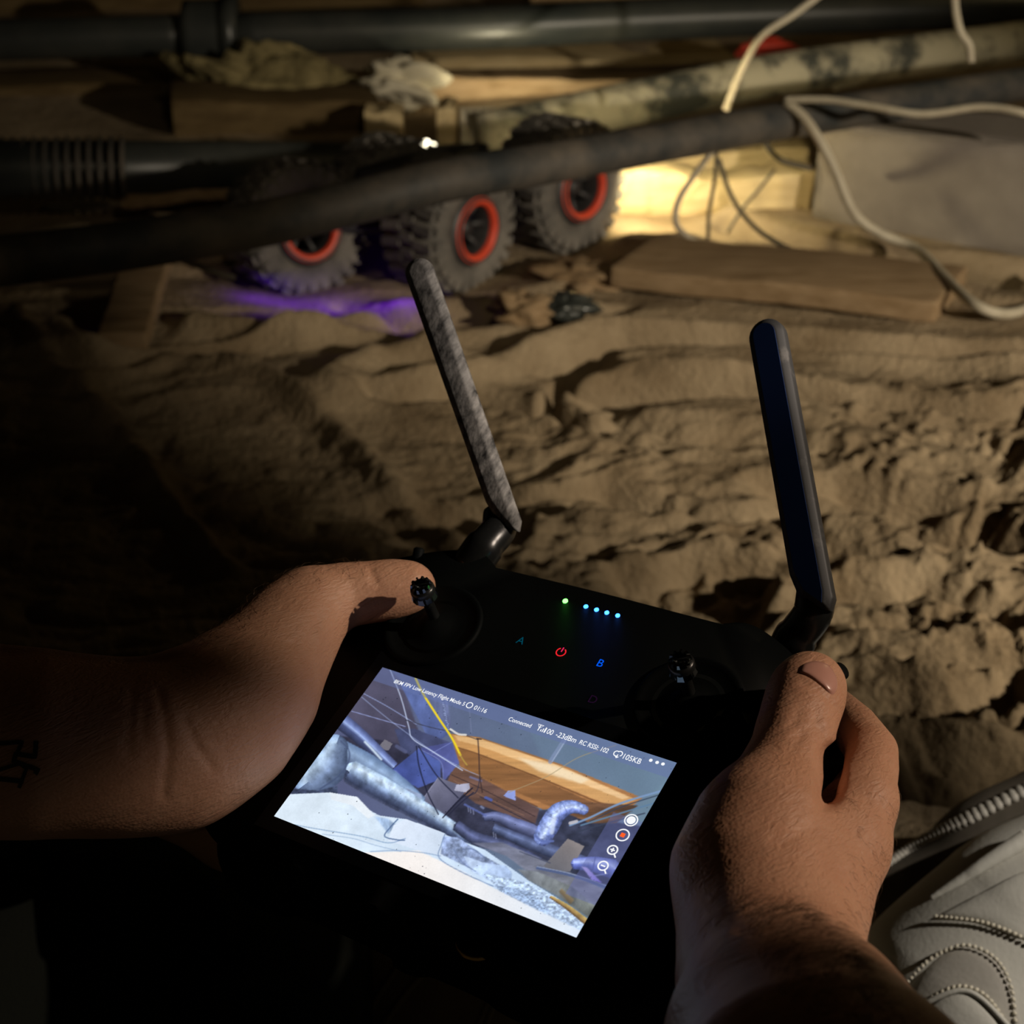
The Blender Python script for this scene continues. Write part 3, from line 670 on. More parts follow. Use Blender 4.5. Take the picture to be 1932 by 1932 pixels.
# duct boxes on the left
paint([(590, 350), (680, 350), (840, 410), (870, 470), (770, 560), (620, 440)], (58, 64, 98), (72, 78, 120), ((600, 360), (840, 480)), soft=2, tex=.3)
paint([(575, 540), (700, 440), (800, 500), (800, 580), (700, 620), (590, 575)], (56, 70, 140), (80, 100, 180), ((600, 560), (800, 460)), soft=2, tex=.25)
paint([(700, 440), (850, 410), (885, 505), (815, 590), (800, 500)], (70, 76, 140), (90, 98, 170), ((720, 450), (860, 560)), soft=2, tex=.2)
stroke([(700, 440), (800, 500), (812, 588)], 3, (130, 146, 214), .7); stroke([(760, 462), (850, 412)], 3, (130, 146, 214), .6)
stroke([(590, 548), (612, 570)], 16, (170, 196, 250), .7, 5)
paint([(790, 570), (900, 612), (910, 640), (820, 740), (730, 730), (718, 668)], (116, 116, 142), (80, 80, 104), ((790, 590), (860, 720)), soft=1, tex=.12)
stroke([(790, 572), (725, 668), (735, 730)], 3, (150, 152, 180), .7)
paint([(545, 398), (582, 418), (562, 450), (512, 440)], (116, 112, 122), soft=1); stroke([(600, 430), (640, 455)], 16, (84, 90, 130), .8, 2)
paint([(872, 604), (930, 598), (934, 622), (915, 640), (862, 632)], (176, 176, 200), soft=1, tex=.2)
paint([(1108, 632), (1140, 630), (1143, 678), (1086, 656)], (140, 156, 226), soft=1, tex=.2); stroke([(1005, 665), (1030, 675)], 14, (70, 90, 180), .9, 2); stroke([(985, 705), (995, 712)], 10, (130, 140, 180), .8, 2)
stroke([(935, 570), (985, 588)], 9, (110, 116, 170), .7, 2)
# round duct upper left
band([(350, 318), (440, 392), (585, 528)], [78, 70, 56], [(0, (70, 80, 128)), (.3, (120, 140, 206)), (.42, (160, 184, 240)), (.6, (70, 82, 130)), (1, (40, 44, 70))], tex=.15)
stroke([(455, 410), (490, 446), (530, 490)], 9, (220, 240, 255), .95, 3)
# pale round pipes, left
band([(340, 440), (470, 520), (620, 620), (720, 680)], [90, 110, 90, 40], [(0, (96, 124, 168)), (.35, (150, 180, 220)), (1, (70, 84, 116))], soft=2, tex=.15)
paint([(640, 620), (712, 648), (718, 700), (660, 690)], (146, 164, 200), soft=2, tex=.2)
band([(385, 545), (520, 620), (700, 720), (830, 800), (940, 868)], [110, 116, 96, 84, 60], [(0, (176, 206, 240)), (.22, (206, 228, 250)), (.45, (150, 176, 214)), (.62, (86, 102, 140)), (.85, (50, 58, 86)), (1, (70, 76, 104))], soft=2, tex=.34, fx=24, fy=30)
band([(200, 590), (280, 520), (325, 420)], [160, 190, 110], [(0, (128, 158, 202)), (.3, (186, 212, 240)), (.6, (120, 142, 180)), (1, (60, 74, 104))], soft=2, tex=.36, fx=36, fy=36)
stroke([(345, 405), (382, 450), (378, 505), (330, 570), (250, 625)], 6, (66, 80, 116), .8, 2)
paint([(120, 622), (240, 632), (330, 610), (330, 650), (250, 668), (120, 648)], (48, 56, 80), (60, 70, 98), ((120, 630), (320, 640)), soft=3, tex=.5, fx=20, fy=14)
# lower grey hoses
band([(870, 790), (960, 850), (1100, 890), (1250, 960)], [50, 60, 60, 50], [(0, (60, 66, 100)), (.4, (98, 108, 158)), (1, (34, 38, 58))], soft=2, tex=.3)
band([(1000, 752), (1060, 752), (1150, 790), (1260, 830)], [36, 46, 60, 70], [(0, (84, 92, 140)), (.35, (130, 142, 200)), (1, (44, 48, 76))], soft=2, tex=.2)
band([(1040, 800), (1200, 870), (1400, 940), (1560, 1000)], [40, 56, 60, 60], [(0, (66, 74, 110)), (.4, (104, 120, 170)), (1, (40, 46, 70))], soft=2, tex=.25)
for x_, y_ in ((1040, 835), (1050, 842), (925, 720), (935, 726), (948, 732)): stroke([(x_, y_-14), (x_+3, y_+8)], 3, (170, 180, 220), .7)
paint([(940, 870), (1080, 868), (1300, 960), (1560, 1090), (1530, 1180), (1340, 1110), (1100, 930)], (116, 120, 146), (118, 120, 128), ((1000, 880), (1500, 1100)), soft=3, tex=.3, fx=80, fy=30)
# silver elbow duct
band([(1262, 852), (1296, 790), (1336, 730), (1396, 706), (1462, 722)], [84, 92, 84, 62, 44], [(0, (104, 124, 196)), (.25, (150, 172, 236)), (.5, (196, 214, 255)), (.7, (118, 138, 214)), (1, (66, 78, 130))], soft=1, tex=.42, fx=14, fy=14)
stroke([(1232, 838), (1262, 862), (1312, 862)], 10, (92, 110, 180), .9, 1); stroke([(1290, 745), (1340, 772)], 3, (90, 104, 170), .7); stroke([(1356, 688), (1380, 738)], 3, (90, 104, 170), .7)
stroke([(1318, 760), (1306, 822)], 20, (226, 238, 255), .7, 4)
# wood block, clamp and lower right bits
paint([(1380, 850), (1455, 885), (1390, 1000), (1300, 1000), (1270, 975)], (140, 130, 128), (110, 108, 114), ((1400, 860), (1330, 980)), soft=1, tex=.1)
band([(1405, 965), (1500, 968), (1590, 990)], [50, 70, 90], [(0, (90, 104, 190)), (.35, (180, 196, 255)), (.6, (96, 112, 200)), (1, (56, 64, 120))], soft=1, tex=.3)
stroke([(1505, 935), (1490, 1010)], 5, (70, 80, 150), .8); stroke([(1560, 1010), (1500, 1020)], 6, (150, 164, 230), .6)
paint([(1440, 975), (1470, 985), (1535, 1052), (1490, 1040)], (206, 186, 255), (130, 110, 236), ((1440, 980), (1530, 1050)), soft=2)
# foreground sheet: bright blue white, warm cream at the bottom
paint([(20, 748), (115, 648), (300, 640), (420, 690), (520, 745), (640, 762), (800, 820), (860, 850), (1000, 900), (1200, 1040), (1330, 1120), (1470, 1230), (1430, 1330), (900, 1120)], (226, 242, 255), (196, 222, 252), ((300, 700), (1300, 1180)), soft=1, tex=.07, fx=60, fy=50)
paint([(295, 640), (420, 660), (500, 745), (470, 760), (400, 700), (300, 672)], (240, 248, 255), soft=1, tex=.05)
paint([(500, 750), (560, 760), (600, 790), (560, 830), (540, 800)], (150, 176, 210), soft=5, tex=.4, fx=20)
paint([(585, 790), (640, 760), (820, 826), (806, 935), (700, 905), (560, 860)], (226, 238, 255), (214, 230, 250), ((600, 780), (800, 900)), soft=1, tex=.05)
paint([(812, 840), (880, 845), (1000, 930), (1120, 1000), (1110, 1060), (1000, 1020), (860, 950), (800, 920)], (150, 170, 214), (140, 158, 196), ((830, 860), (1100, 1040)), soft=2, tex=.55, fx=22, fy=22)
paint([(905, 930), (1000, 960), (1100, 975), (1125, 1010), (1120, 1055), (1060, 1060), (940, 1000)], (196, 218, 252), (176, 202, 244), ((930, 950), (1100, 1040)), soft=2, tex=.25, fx=30, fy=30)
paint([(1000, 1010), (1200, 1050), (1330, 1130), (1450, 1240), (1400, 1280), (1100, 1120)], (186, 210, 244), soft=3, tex=.5, fx=12, fy=9)
paint([(1040, 1060), (1200, 1090), (1300, 1180), (1240, 1190), (1100, 1120)], (150, 176, 216), soft=5, tex=.6, fx=9, fy=7, alpha=.8)
paint([(430, 915), (700, 905), (900, 1000), (1050, 1080), (1230, 1170), (1450, 1275), (1430, 1345), (800, 1100)], (255, 247, 240), (226, 238, 252), ((700, 950), (1400, 1260)), soft=3, tex=.03)
paint([(1150, 990), (1240, 1000), (1400, 1070), (1520, 1170), (1480, 1215), (1330, 1110), (1200, 1040)], (128, 134, 142), (116, 122, 116), ((1180, 1000), (1480, 1200)), soft=3, tex=.4, fx=40)
band([(1300, 1115), (1380, 1165), (1470, 1235)], [14, 24, 30], [(0, (210, 178, 96)), (.5, (176, 140, 76)), (1, (84, 62, 40))], soft=1, tex=.3)
band([(1345, 1085), (1400, 1140)], [20, 26], [(0, (150, 124, 80)), (1, (104, 84, 56))], soft=3, alpha=.8)
for pts, wd, c, al in (
    (((0, 760), (200, 800), (440, 840), (560, 870), (640, 850)), 3, (110, 146, 190), .8),
    (((260, 830), (400, 850), (500, 880), (620, 910)), 2.5, (130, 160, 200), .7),
    (((480, 910), (600, 905), (720, 915), (800, 930)), 4, (130, 160, 200), .7),
    (((605, 762), (570, 800), (545, 840), (600, 856), (636, 858)), 5, (76, 104, 150), .9),
    (((820, 830), (803, 880), (795, 940), (900, 1005), (1040, 1068)), 4, (110, 136, 180), .8),
    (((900, 900), (950, 900), (1010, 945)), 5, (96, 116, 160), .7), (((860, 900), (900, 960), (960, 1000)), 4, (100, 120, 164), .7),
    (((395, 270), (520, 306), (640, 340)), 3, (150, 164, 224), .9), (((450, 190), (560, 250), (690, 330)), 3, (150, 166, 220), .9),
    (((440, 205), (530, 280), (620, 350), (760, 450), (900, 530), (980, 565)), 3, (150, 166, 214), .8),
    (((570, 80), (620, 210), (655, 340), (672, 395), (760, 452), (900, 540)), 4.0, (200, 214, 246), .95),
    (((640, 310), (760, 345), (880, 370), (970, 400)), 3, (52, 52, 68), .9),
    (((970, 395), (975, 480), (978, 560), (990, 640)), 4.5, (60, 42, 40), .95), (((965, 395), (985, 398)), 5, (50, 40, 40), .9),
    (((690, 430), (702, 520), (740, 640), (790, 740)), 4.5, (24, 26, 46), .95), (((700, 430), (780, 560), (880, 665)), 4.5, (28, 30, 52), .95),
    (((890, 665), (960, 640), (980, 570)), 3, (40, 40, 60), .9), (((810, 755), (870, 690), (945, 620)), 5, (26, 26, 44), .95), (((835, 745), (890, 690), (950, 640)), 5, (36, 36, 58), .9),
    (((930, 250), (935, 300), (940, 370)), 2.5, (124, 134, 170), .7),
    (((1110, 640), (1280, 570), (1430, 480), (1600, 425)), 3, (170, 150, 110), .8),
    (((1810, 632), (1620, 690), (1480, 755), (1390, 790)), 9, (120, 152, 196), .95), (((1800, 650), (1620, 708), (1480, 772)), 4, (50, 60, 80), .9), (((1770, 690), (1620, 735), (1440, 790)), 7, (90, 126, 160), .95),
    (((1730, 735), (1560, 780), (1420, 820)), 5, (52, 60, 80), .9), (((1390, 780), (1420, 772)), 14, (200, 196, 204), .9),
    (((980, 660), (1180, 760), (1240, 790)), 4, (50, 44, 56), .9), (((910, 695), (1005, 745)), 9, (88, 104, 176), .8),
    (((1240, 985), (1400, 1020), (1560, 1075)), 11, (76, 92, 136), .95), (((1240, 978), (1400, 1012), (1560, 1066)), 3, (150, 170, 214), .8), (((1160, 910), (1300, 962)), 4, (60, 66, 92), .7),
    (((845, 352), (880, 374), (915, 378)), 9, (226, 222, 214), .95),
    (((686, 120), (720, 190), (790, 300), (850, 390), (890, 470)), 9, (255, 222, 20), 1), (((886, 465), (905, 495), (920, 515)), 5, (190, 160, 60), .9),
    (((1368, 395), (1300, 500)), 20, (128, 146, 184), .7), (((1375, 395), (1308, 500)), 3, (170, 186, 214), .7)):
    stroke(pts, wd, c, al)
img *= (1+.02*(N(5, 5, 2, 9)-.5)*2)[..., None]
# specks of dust on the glass
for _ in range(150):
    a = rnd.uniform(0, 1); b = rnd.uniform(0, 1); s = rnd.uniform(.6, 2.2)
    cx_, cy_ = to_crop(np.array((a-.5)*SW), np.array((b-.5)*SH)); d = np.hypot(U-cx_, Vv-cy_); m_ = np.clip(s+.8-d, 0, 1)[..., None]*.8; img = img*(1-m_)+rgb((20, 24, 36))*m_
# translucent bars of the interface
top = np.clip((LY-(SH/2-.0065))/.0002, 0, 1)[..., None]*.5; img = img*(1-top)+rgb((96, 112, 170))*top
side = (np.clip((LX-(SW/2-.0108))/.0002, 0, 1)*np.clip((.010-LY)/.0002, 0, 1)*np.clip((LY+.0225)/.0002, 0, 1))[..., None]*.45; img = img*(1-side)+rgb((96, 104, 170))*side
gr = img.mean(-1, keepdims=True); img = gr+(img-gr)*.90; img = img*.95+rgb((150, 168, 215))*.05; img = np.clip(img, 0, 1)
linimg = np.where(img <= .04045, img/12.92, ((img+.055)/1.055)**2.4)
ii = np.arange(NYs*NXs).reshape(NYs, NXs); Q = np.stack([ii[:-1, :-1], ii[:-1, 1:], ii[1:, 1:], ii[1:, :-1]], -1).reshape(-1, 4)
sm = fast_mesh('screen', np.stack([LX, LY, np.zeros_like(LX)], -1).reshape(-1, 3), Q, False)
ca = sm.color_attributes.new('picture', 'FLOAT_COLOR', 'POINT'); ca.data.foreach_set('color', np.concatenate([linimg, np.ones((NYs, NXs, 1))], -1).astype(np.float32).ravel())
mscr = bpy.data.materials.new('screen_picture'); mscr.use_nodes = True; nt = mscr.node_tree; nt.nodes.clear()
at = nt.nodes.new('ShaderNodeVertexColor'); at.layer_name = 'picture'; e = nt.nodes.new('ShaderNodeEmission'); oo = nt.nodes.new('ShaderNodeOutputMaterial')
nt.links.new(at.outputs[0], e.inputs[0]); e.inputs[1].default_value = 1.0; nt.links.new(e.outputs[0], oo.inputs[0])
screen = rc('screen', sm, mscr, 'lit screen showing a crawl space with pipes, a timber beam and pale sheeting')
# ---- writing
def text(s, x, y, size, m, z=.15, shear=0, name='lettering', parent=None, bold=0):
    cu = bpy.data.curves.new('t', 'FONT'); cu.body = s; cu.size = size*mm; cu.offset = bold*mm; cu.shear = shear
    tmp = bpy.data.objects.new('t', cu); C.objects.link(tmp); dg = bpy.context.evaluated_depsgraph_get()
    me = bpy.data.meshes.new_from_object(tmp.evaluated_get(dg)); bpy.data.objects.remove(tmp)
    o = rc(name, me, m, parent=parent); o.location = (x*mm, y*mm, z*mm); return o
white = glow('screen_white', (.95, .97, 1), 1.0)
def stroke3(parts, m, name, z=.16, wd=.35, label=None, parent=None):
    "flat line drawing: list of closed/open polylines in mm"
    V = []; Fc = []
    for pts in parts:
        pts = [Vector((a, b, 0)) for a, b in pts]; n = len(pts); o = len(V)
        for i in range(n):
            closed = (pts[0]-pts[-1]).length < 1e-6
            a = pts[i-1] if i else (pts[-2] if closed else pts[0]); b = pts[(i+1)] if i < n-1 else (pts[1] if closed else pts[-1])
            t = (b-a).normalized(); q = Vector((-t.y, t.x, 0))*wd/2
            V += [(pts[i]+q)*mm+Vector((0, 0, z*mm)), (pts[i]-q)*mm+Vector((0, 0, z*mm))]
        for i in range(n-1): Fc.append((o+2*i, o+2*i+1, o+2*i+3, o+2*i+2))
    return rc(name, mesh(name, V, Fc, False), m, label, parent)
def circ(cx, cy, r, a0=0, a1=360, n=28): return [(cx+r*math.cos(math.radians(a0+(a1-a0)*i/n)), cy+r*math.sin(math.radians(a0+(a1-a0)*i/n))) for i in range(n+1)]
def disc(cx, cy, r, m, name, z=.16, parent=None):
    V = [Vector((cx*mm, cy*mm, z*mm))]+[Vector((a*mm, b*mm, z*mm)) for a, b in circ(cx, cy, r)[:-1]]; n = len(V)-1
    return rc(name, mesh(name, V, [(0, 1+i, 1+(i+1) % n) for i in range(n)], False), m, None, parent)
text_rows = [('8KM FPV Low Latency Flight Mode 5', (746, 1283), (880, 1325), 2.35), ('01:16', (897, 1332), (921, 1339), 2.6), ('Connected', (963, 1352), (1006, 1365), 2.35),
             ('100', (1029, 1374), (1046, 1380), 3.0), ('-23dBm', (1051, 1383), (1090, 1394), 3.0), ('RC RSSI: 102', (1096, 1396), (1151, 1413), 2.6), ('105KB', (1177, 1422), (1212, 1434), 3.0)]
def px2l(px, py):
    d = Vector(((px-966), (966-py), -F)); s = tt.dot(nn)/d.dot(nn); p = d*s-tt; return p.dot(r1)*1000, p.dot(r2)*1000
BASE = None
for s, a, b, fs in text_rows:
    xa, ya = px2l(*a); xb, yb = px2l(*b)
    o = text(s, xa, 29.5+(3-fs)*.2, fs, white, parent=screen, bold=.02)
    wd = max(v.co.x for v in o.data.vertices)*1000; want = xb-xa; o.scale = (want/wd, 1.0, 1)
xq, yq = px2l(891, 1324); stroke3([circ(xq, 30.6, 1.15)], white, 'icon', parent=screen)
x0, _ = px2l(1014, 1370)
stroke3([[(x0, 32), (x0+2.2, 32), (x0+1.1, 30.6), (x0, 32)], [(x0+1.1, 32), (x0+1.1, 29.5)], [(x0+2.1, 29.5), (x0+2.1, 30.4)], [(x0+2.8, 29.5), (x0+2.8, 31)], [(x0+3.5, 29.5), (x0+3.5, 31.7)]], white, 'icon', parent=screen)
x0, _ = px2l(1168, 1418)
stroke3([circ(x0-.3, 30.6, 1.0, 60, 300), circ(x0+.7, 30.9, .95, -60, 150), [(x0+.3, 30.4), (x0+.3, 29.0)], [(x0-.3, 29.6), (x0+.3, 29.0), (x0+.9, 29.6)]], white, 'icon', parent=screen)
for px, py in ((1228, 1435), (1240, 1439), (1251, 1442)):
    x0, y0 = px2l(px, py); disc(x0, y0, .62, white, 'icon_dot', parent=screen)
x0, y0 = px2l(1191, 1548); stroke3([circ(x0, y0, 2.1)], white, 'icon', wd=.45, parent=screen); disc(x0, y0, 1.5, white, 'icon_dot', parent=screen)
x0, y0 = px2l(1175, 1576); stroke3([circ(x0, y0, 2.1)], white, 'icon', wd=.45, parent=screen)
stroke3([[(x0-.75, y0), (x0+.75, y0)]], glow('orange_square', (1, .12, .02), 1), 'icon', wd=1.5, parent=screen)
x0, y0 = px2l(1156, 1604); stroke3([circ(x0, y0, 1.6), [(x0+1.1, y0-1.1), (x0+2.2, y0-2.2)], [(x0-.8, y0), (x0+.8, y0)], [(x0, y0-.8), (x0, y0+.8)]], white, 'icon', wd=.5, parent=screen)
x0, y0 = px2l(1138, 1634); stroke3([circ(x0, y0, 1.6), [(x0+1.1, y0-1.1), (x0+2.2, y0-2.2)], [(x0-.8, y0), (x0+.8, y0)]], white, 'icon', wd=.5, parent=screen)
ZF = -.35
def body_text(s, px, py, size, m):
    x0, y0 = px2l(px, py); o = text(s, x0-size*.35, y0-size*.35, size, m, z=ZF, bold=-.01); return o
body_text('A', 983, 1207, 4.6, glow('teal_backlight', (.0, .10, .16), .55)).name = 'button_letter'
body_text('B', 1134, 1250, 4.6, glow('blue_backlight', (.0, .10, .9), 1)).name = 'button_letter'
body_text('D', 1118, 1318, 4.6, glow('dim_violet_backlight', (.05, .01, .06), .25)).name = 'button_letter'
x0, y0 = px2l(1058, 1229)
stroke3([circ(x0, y0, 1.75, 120, 420)], glow('red_backlight', (1, .02, .03), .9), 'power_symbol', z=ZF, wd=.45, label='red power symbol')
stroke3([[(x0, y0+.1), (x0, y0+2.2)]], glow('pink_backlight', (.9, .02, .12), .9), 'power_symbol', z=ZF, wd=.45)
def led(px, py, m, r=.62, label=None):
    x0, y0 = px2l(px, py); V = []; Fc = []; n = 14
    for k, (rr, z) in enumerate(((r, ZF-.2), (r, ZF+.1), (r*.6, ZF+.3))):
        V += [Vector(((x0+rr*math.cos(2*math.pi*i/n))*mm, (y0+rr*math.sin(2*math.pi*i/n))*mm, z*mm)) for i in range(n)]
    for k in range(2):
        for i in range(n): Fc.append((k*n+i, k*n+(i+1) % n, (k+1)*n+(i+1) % n, (k+1)*n+i))
    Fc.append(tuple(2*n+i for i in range(n))); return rc('status_light', mesh('led', V, Fc), m, label)
led(1066, 1132.5, glow('green_led', (.12, 1, .10), 6), 1.0, 'green status light')
bl_ = glow('blue_led', (.03, .20, 1), 7)
for px, py in ((1105, 1143), (1125, 1149), (1144.5, 1154.5), (1165, 1160)): led(px, py, bl_, .85, 'blue status light')
# small led light thrown on the housing
for px, py, c, e_ in ((1066, 1131, (.1, 1, .1), .0002), (1135, 1150, (.05, .15, 1), .0004)):
    x0, y0 = px2l(px, py); l = lamp('led_glow', 'POINT', RM @ Vector((x0*mm, y0*mm, .0025)), (0, 0, 0), e_, c, shadow_soft_size=.001)
# joysticks
def lathe(prof, cx, cy, seg=40, name='lathe', tilt=None):
    V = []; Fc = []; n = len(prof)
    for k in range(seg):
        a = 2*math.pi*k/seg
        for r, z in prof: V.append(Vector((r*math.cos(a)*mm, r*math.sin(a)*mm, z*mm)))
    for k in range(seg):
        for i in range(n-1): Fc.append((k*n+i, k*n+i+1, ((k+1) % seg)*n+i+1, ((k+1) % seg)*n+i))
    if tilt is not None: V = [tilt @ v for v in V]
    V = [v+Vector((cx*mm, cy*mm, 0)) for v in V]
    me = mesh(name, V, Fc); bm = bmesh.new(); bm.from_mesh(me); bmesh.ops.remove_doubles(bm, verts=bm.verts, dist=1e-6); bmesh.ops.recalc_face_normals(bm, faces=bm.faces); bm.to_mesh(me); bm.free(); me.shade_smooth(); return me
for s in (-1, 1):
    cx_ = s*53; cy_ = 58
    ring_ = rc('gimbal_ring', lathe([(19, -1), (19, .6), (17.8, 1.0), (16.5, .4), (12, -.8), (7, .4), (4, 3), (0, 3.5)], cx_, cy_), M['black'])
    st = rc('joystick', lathe([(2.2, 0), (2.0, 12), (3.2, 12.6), (4.4, 13.5), (4.6, 18), (4.2, 19.5), (0, 19.6)], cx_, cy_+2, 28), M['black_gloss'])
    parts = []
    for k in range(10):
        a = 2*math.pi*k/10; c, sn = math.cos(a), math.sin(a); er = Vector((c, sn, 0)); et = Vector((-sn, c, 0)); o_ = Vector((cx_, cy_+2, 0)); q = []
        for p_ in ((3.4, -1.3, 14.6), (4.9, -1.2, 14.4), (4.9, 1.2, 14.4), (3.4, 1.3, 14.6), (2.2, -.3, 21.6), (3.6, -.35, 21.2), (3.6, .35, 21.2), (2.2, .3, 21.6)):
            q.append((o_+er*p_[0]+et*p_[1]+Vector((0, 0, p_[2])))*mm)
        parts.append((q, [(3, 2, 1, 0), (4, 5, 6, 7), (0, 1, 5, 4), (1, 2, 6, 5), (2, 3, 7, 6), (3, 0, 4, 7)]))
    V, Fc = join(parts); rc('knurled_crown', mesh('crown', V, Fc, False), M['chrome'], None, st)
# small toggles at the shoulders
for px, py, d, px2, py2, d2, r in ((1560, 1285, .535, 1588, 1265, .530, .0031), (780, 1090, .628, 791, 1036, .628, .0022)):
    V, Fc = tube([P(px, py, d), P(px, py, d).lerp(P(px2, py2, d2), .5), P(px2, py2, d2), P(px2, py2, d2).lerp(P(px, py, d), -.06)], lambda t, r=r: r if t < .95 else r*.6, 14)
    rc('toggle_switch', mesh('toggle', [RMi @ v for v in V], Fc), M['black'])
# bottom lanyard loop, brass
x0, y0 = px2l(812, 1790)
V, Fc = tube([Vector((.0255+.006*math.cos(a), -.0445-.004*math.sin(a), -.012)) for a in [math.pi*i/10 for i in range(11)]], .0011, 8)
rc('lanyard_loop', mesh('loop', V, Fc), M['gold'], 'small brass loop at the lower edge')
# antennas
def antenna(bot, top, w0, w1, th, face, m, name, label, knuckle, panel=None):
    "blade from bot to top, widths in metres, thickness th, broad side toward face"
    bot, top = Vector(bot), Vector(top); Y = (top-bot); L = Y.length; Y.normalize(); Z = Vector(face); Z = (Z-Y*Z.dot(Y)).normalized(); X = Y.cross(Z)
    def pr(off):
        pts = []; wt = w1/2-off; wb = w0/2-off
        for i in range(13): a = math.pi*i/12; pts.append((wt*math.cos(a), L-w1/2+wt*1.0*math.sin(a)))
        pts += [(-wb, .016), (-wb+.0022, .006+off), (wb-.0022+off*.5, off), (wb, .004+off)]
        return pts
    V = []; n = 17
    for off, z in ((.0022, -th/2), (0, -th/2+.002), (0, th/2-.0022), (.0024, th/2)):
        V += [bot+X*a+Y*b+Z*z for a, b in pr(off)]
    Fc = []
    for l in range(3):
        for i in range(n): Fc.append((l*n+i, l*n+(i+1) % n, (l+1)*n+(i+1) % n, (l+1)*n+i))
    Fc.append(tuple(range(n-1, -1, -1))); Fc.append(tuple(3*n+i for i in range(n)))
    me = mesh('blade', [RMi @ v for v in V], Fc, False); bm = bmesh.new(); bm.from_mesh(me); bmesh.ops.recalc_face_normals(bm, faces=bm.faces); bm.to_mesh(me); bm.free(); bevel_me(me, .0007, 2, 20)
    o = rc('antenna', me, m, label)
    if panel:
        V = []
        for z in (th/2, th/2+.0003): V += [bot+X*a+Y*b+Z*z for a, b in pr(.0027)]
        Fc = [(i, (i+1) % n, n+(i+1) % n, n+i) for i in range(n)]+[tuple(n+i for i in range(n))]
        rc('antenna_panel', mesh('panel', [RMi @ v for v in V], Fc, False), panel, 'face of the right antenna with a bluish reflection in its colour', o)
    V, Fc = join([tube(catmull(knuckle, 6), lambda t: .0070+.0008*(t < .35), 20), tube([knuckle[0].lerp(knuckle[1], f) for f in (.05, .1, .15, .2)], .0078, 20)])
    rc('antenna_hinge', mesh('hinge', [RMi @ v for v in V], Fc), M['black_gloss'], None, o)
    return o
ft = lambda yaw, p: (CAM-p).normalized()*math.cos(yaw)+CX*math.sin(yaw)
pR, qR = P(1543, 1160, .560), P(1444, 606, .600)
antenna(pR, qR, .0140, .0138, .0085, ft(-.33, pR), M['antenna'], 'antenna', 'right antenna blade with dusty lower edge', [P(1480, 1245, .575), P(1503, 1200, .570), P(1532, 1160, .566), P(1540, 1120, .566)], M['blue_reflect'])
pL, qL = P(966, 1010, .625), P(784, 491, .655)
antenna(pL, qL, .0105, .0118, .0075, ft(-.25, pL), M['antenna_dust'], 'antenna', 'left antenna blade coated in grey dust', [P(885, 1072, .625), P(915, 1030, .625), P(940, 1000, .63), P(945, 970, .634)])
V, Fc = tube([P(1474, 1258, .577), P(1480, 1247, .576)], .0070, 20); rc('antenna_collar', mesh('collar', [RMi @ v for v in V], Fc), M['gold'])

# ================================================================ PERSON
person = thing('person', P(700, 1900, .55), 'person holding the controller in both hands, tattooed left forearm, black trousers and white sneaker', 'person')
def mergeVQ(a, b): return np.concatenate([a[0], b[0]]), np.concatenate([a[1], b[1]+len(a[0])])
# right arm: forearm, wrist, thenar, thumb; fingers curl behind the grip
palmR = [
    pc((1560, 2150, .36, 330), (1500, 1990, .400, 235), (1462, 1850, .438, 172), (1450, 1765, .458, 158)),
    pc((1450, 1765, .458, 158), (1430, 1650, .474, 152), (1448, 1560, .483, 120), (1478, 1470, .497, 82)),
    pc((1500, 1775, .462, 112), (1530, 1680, .474, 104), (1592, 1600, .486, 76), (1628, 1512, .498, 62)),
    pc((1480, 1700, .490, 120), (1565, 1600, .515, 88), (1608, 1535, .527, 62)),
    pc((1470, 1720, .510, 105), (1540, 1630, .540, 80), (1570, 1560, .552, 66)),
    pc((1450, 1740, .520, 95), (1520, 1650, .565, 66), (1545, 1590, .578, 58))]
thumbR = pc((1478, 1470, .497, 82), (1495, 1410, .505, 68), (1504, 1365, .511, 63), (1516, 1325, .517, 64), (1526, 1300, .522, 61), (1530, 1293, .523, 57))
indexR = pc((1626, 1515, .497, 62), (1642, 1450, .512, 53), (1644, 1418, .522, 50), (1612, 1372, .545, 45), (1570, 1335, .562, 42), (1540, 1325, .572, 38))
midR = pc((1608, 1535, .527, 60), (1625, 1470, .550, 48), (1590, 1440, .575, 46), (1520, 1450, .585, 42), (1480, 1460, .585, 38))
ringR = pc((1570, 1560, .552, 62), (1600, 1520, .575, 46), (1560, 1500, .594, 44), (1480, 1530, .592, 40), (1445, 1545, .588, 36))
litR = pc((1545, 1590, .578, 54), (1565, 1570, .590, 40), (1520, 1570, .598, 38), (1450, 1600, .588, 34), (1425, 1610, .584, 31))
def creases(lines):
    "fold lines pressed into the skin: (polyline in the view, depth, width, nearest and farthest distance from the lens)"
    def f(tot, ax):
        sel = np.argwhere(np.abs(tot) < .0065)
        W = np.stack([ax[i][sel[:, i]] for i in range(3)], -1)-np.array(CAM); d = -(W@np.array(CZ)); px = 966+F*(W@np.array(CX))/d; py = 966-F*(W@np.array(CY))/d
        add = np.zeros(len(sel))
        for pts, dep, wd, d0, d1 in lines:
            xs = [p[0] for p in pts]; ys = [p[1] for p in pts]; m = (px > min(xs)-30) & (px < max(xs)+30) & (py > min(ys)-30) & (py < max(ys)+30) & (d > d0) & (d < d1)
            if m.any(): q = seg_dist(px[m], py[m], pts)*d[m]/F; add[m] += dep*np.exp(-(q/wd)**2)
        tot[tuple(sel.T)] += add; return tot
    return f
cr = []; r_ = random.Random(4)
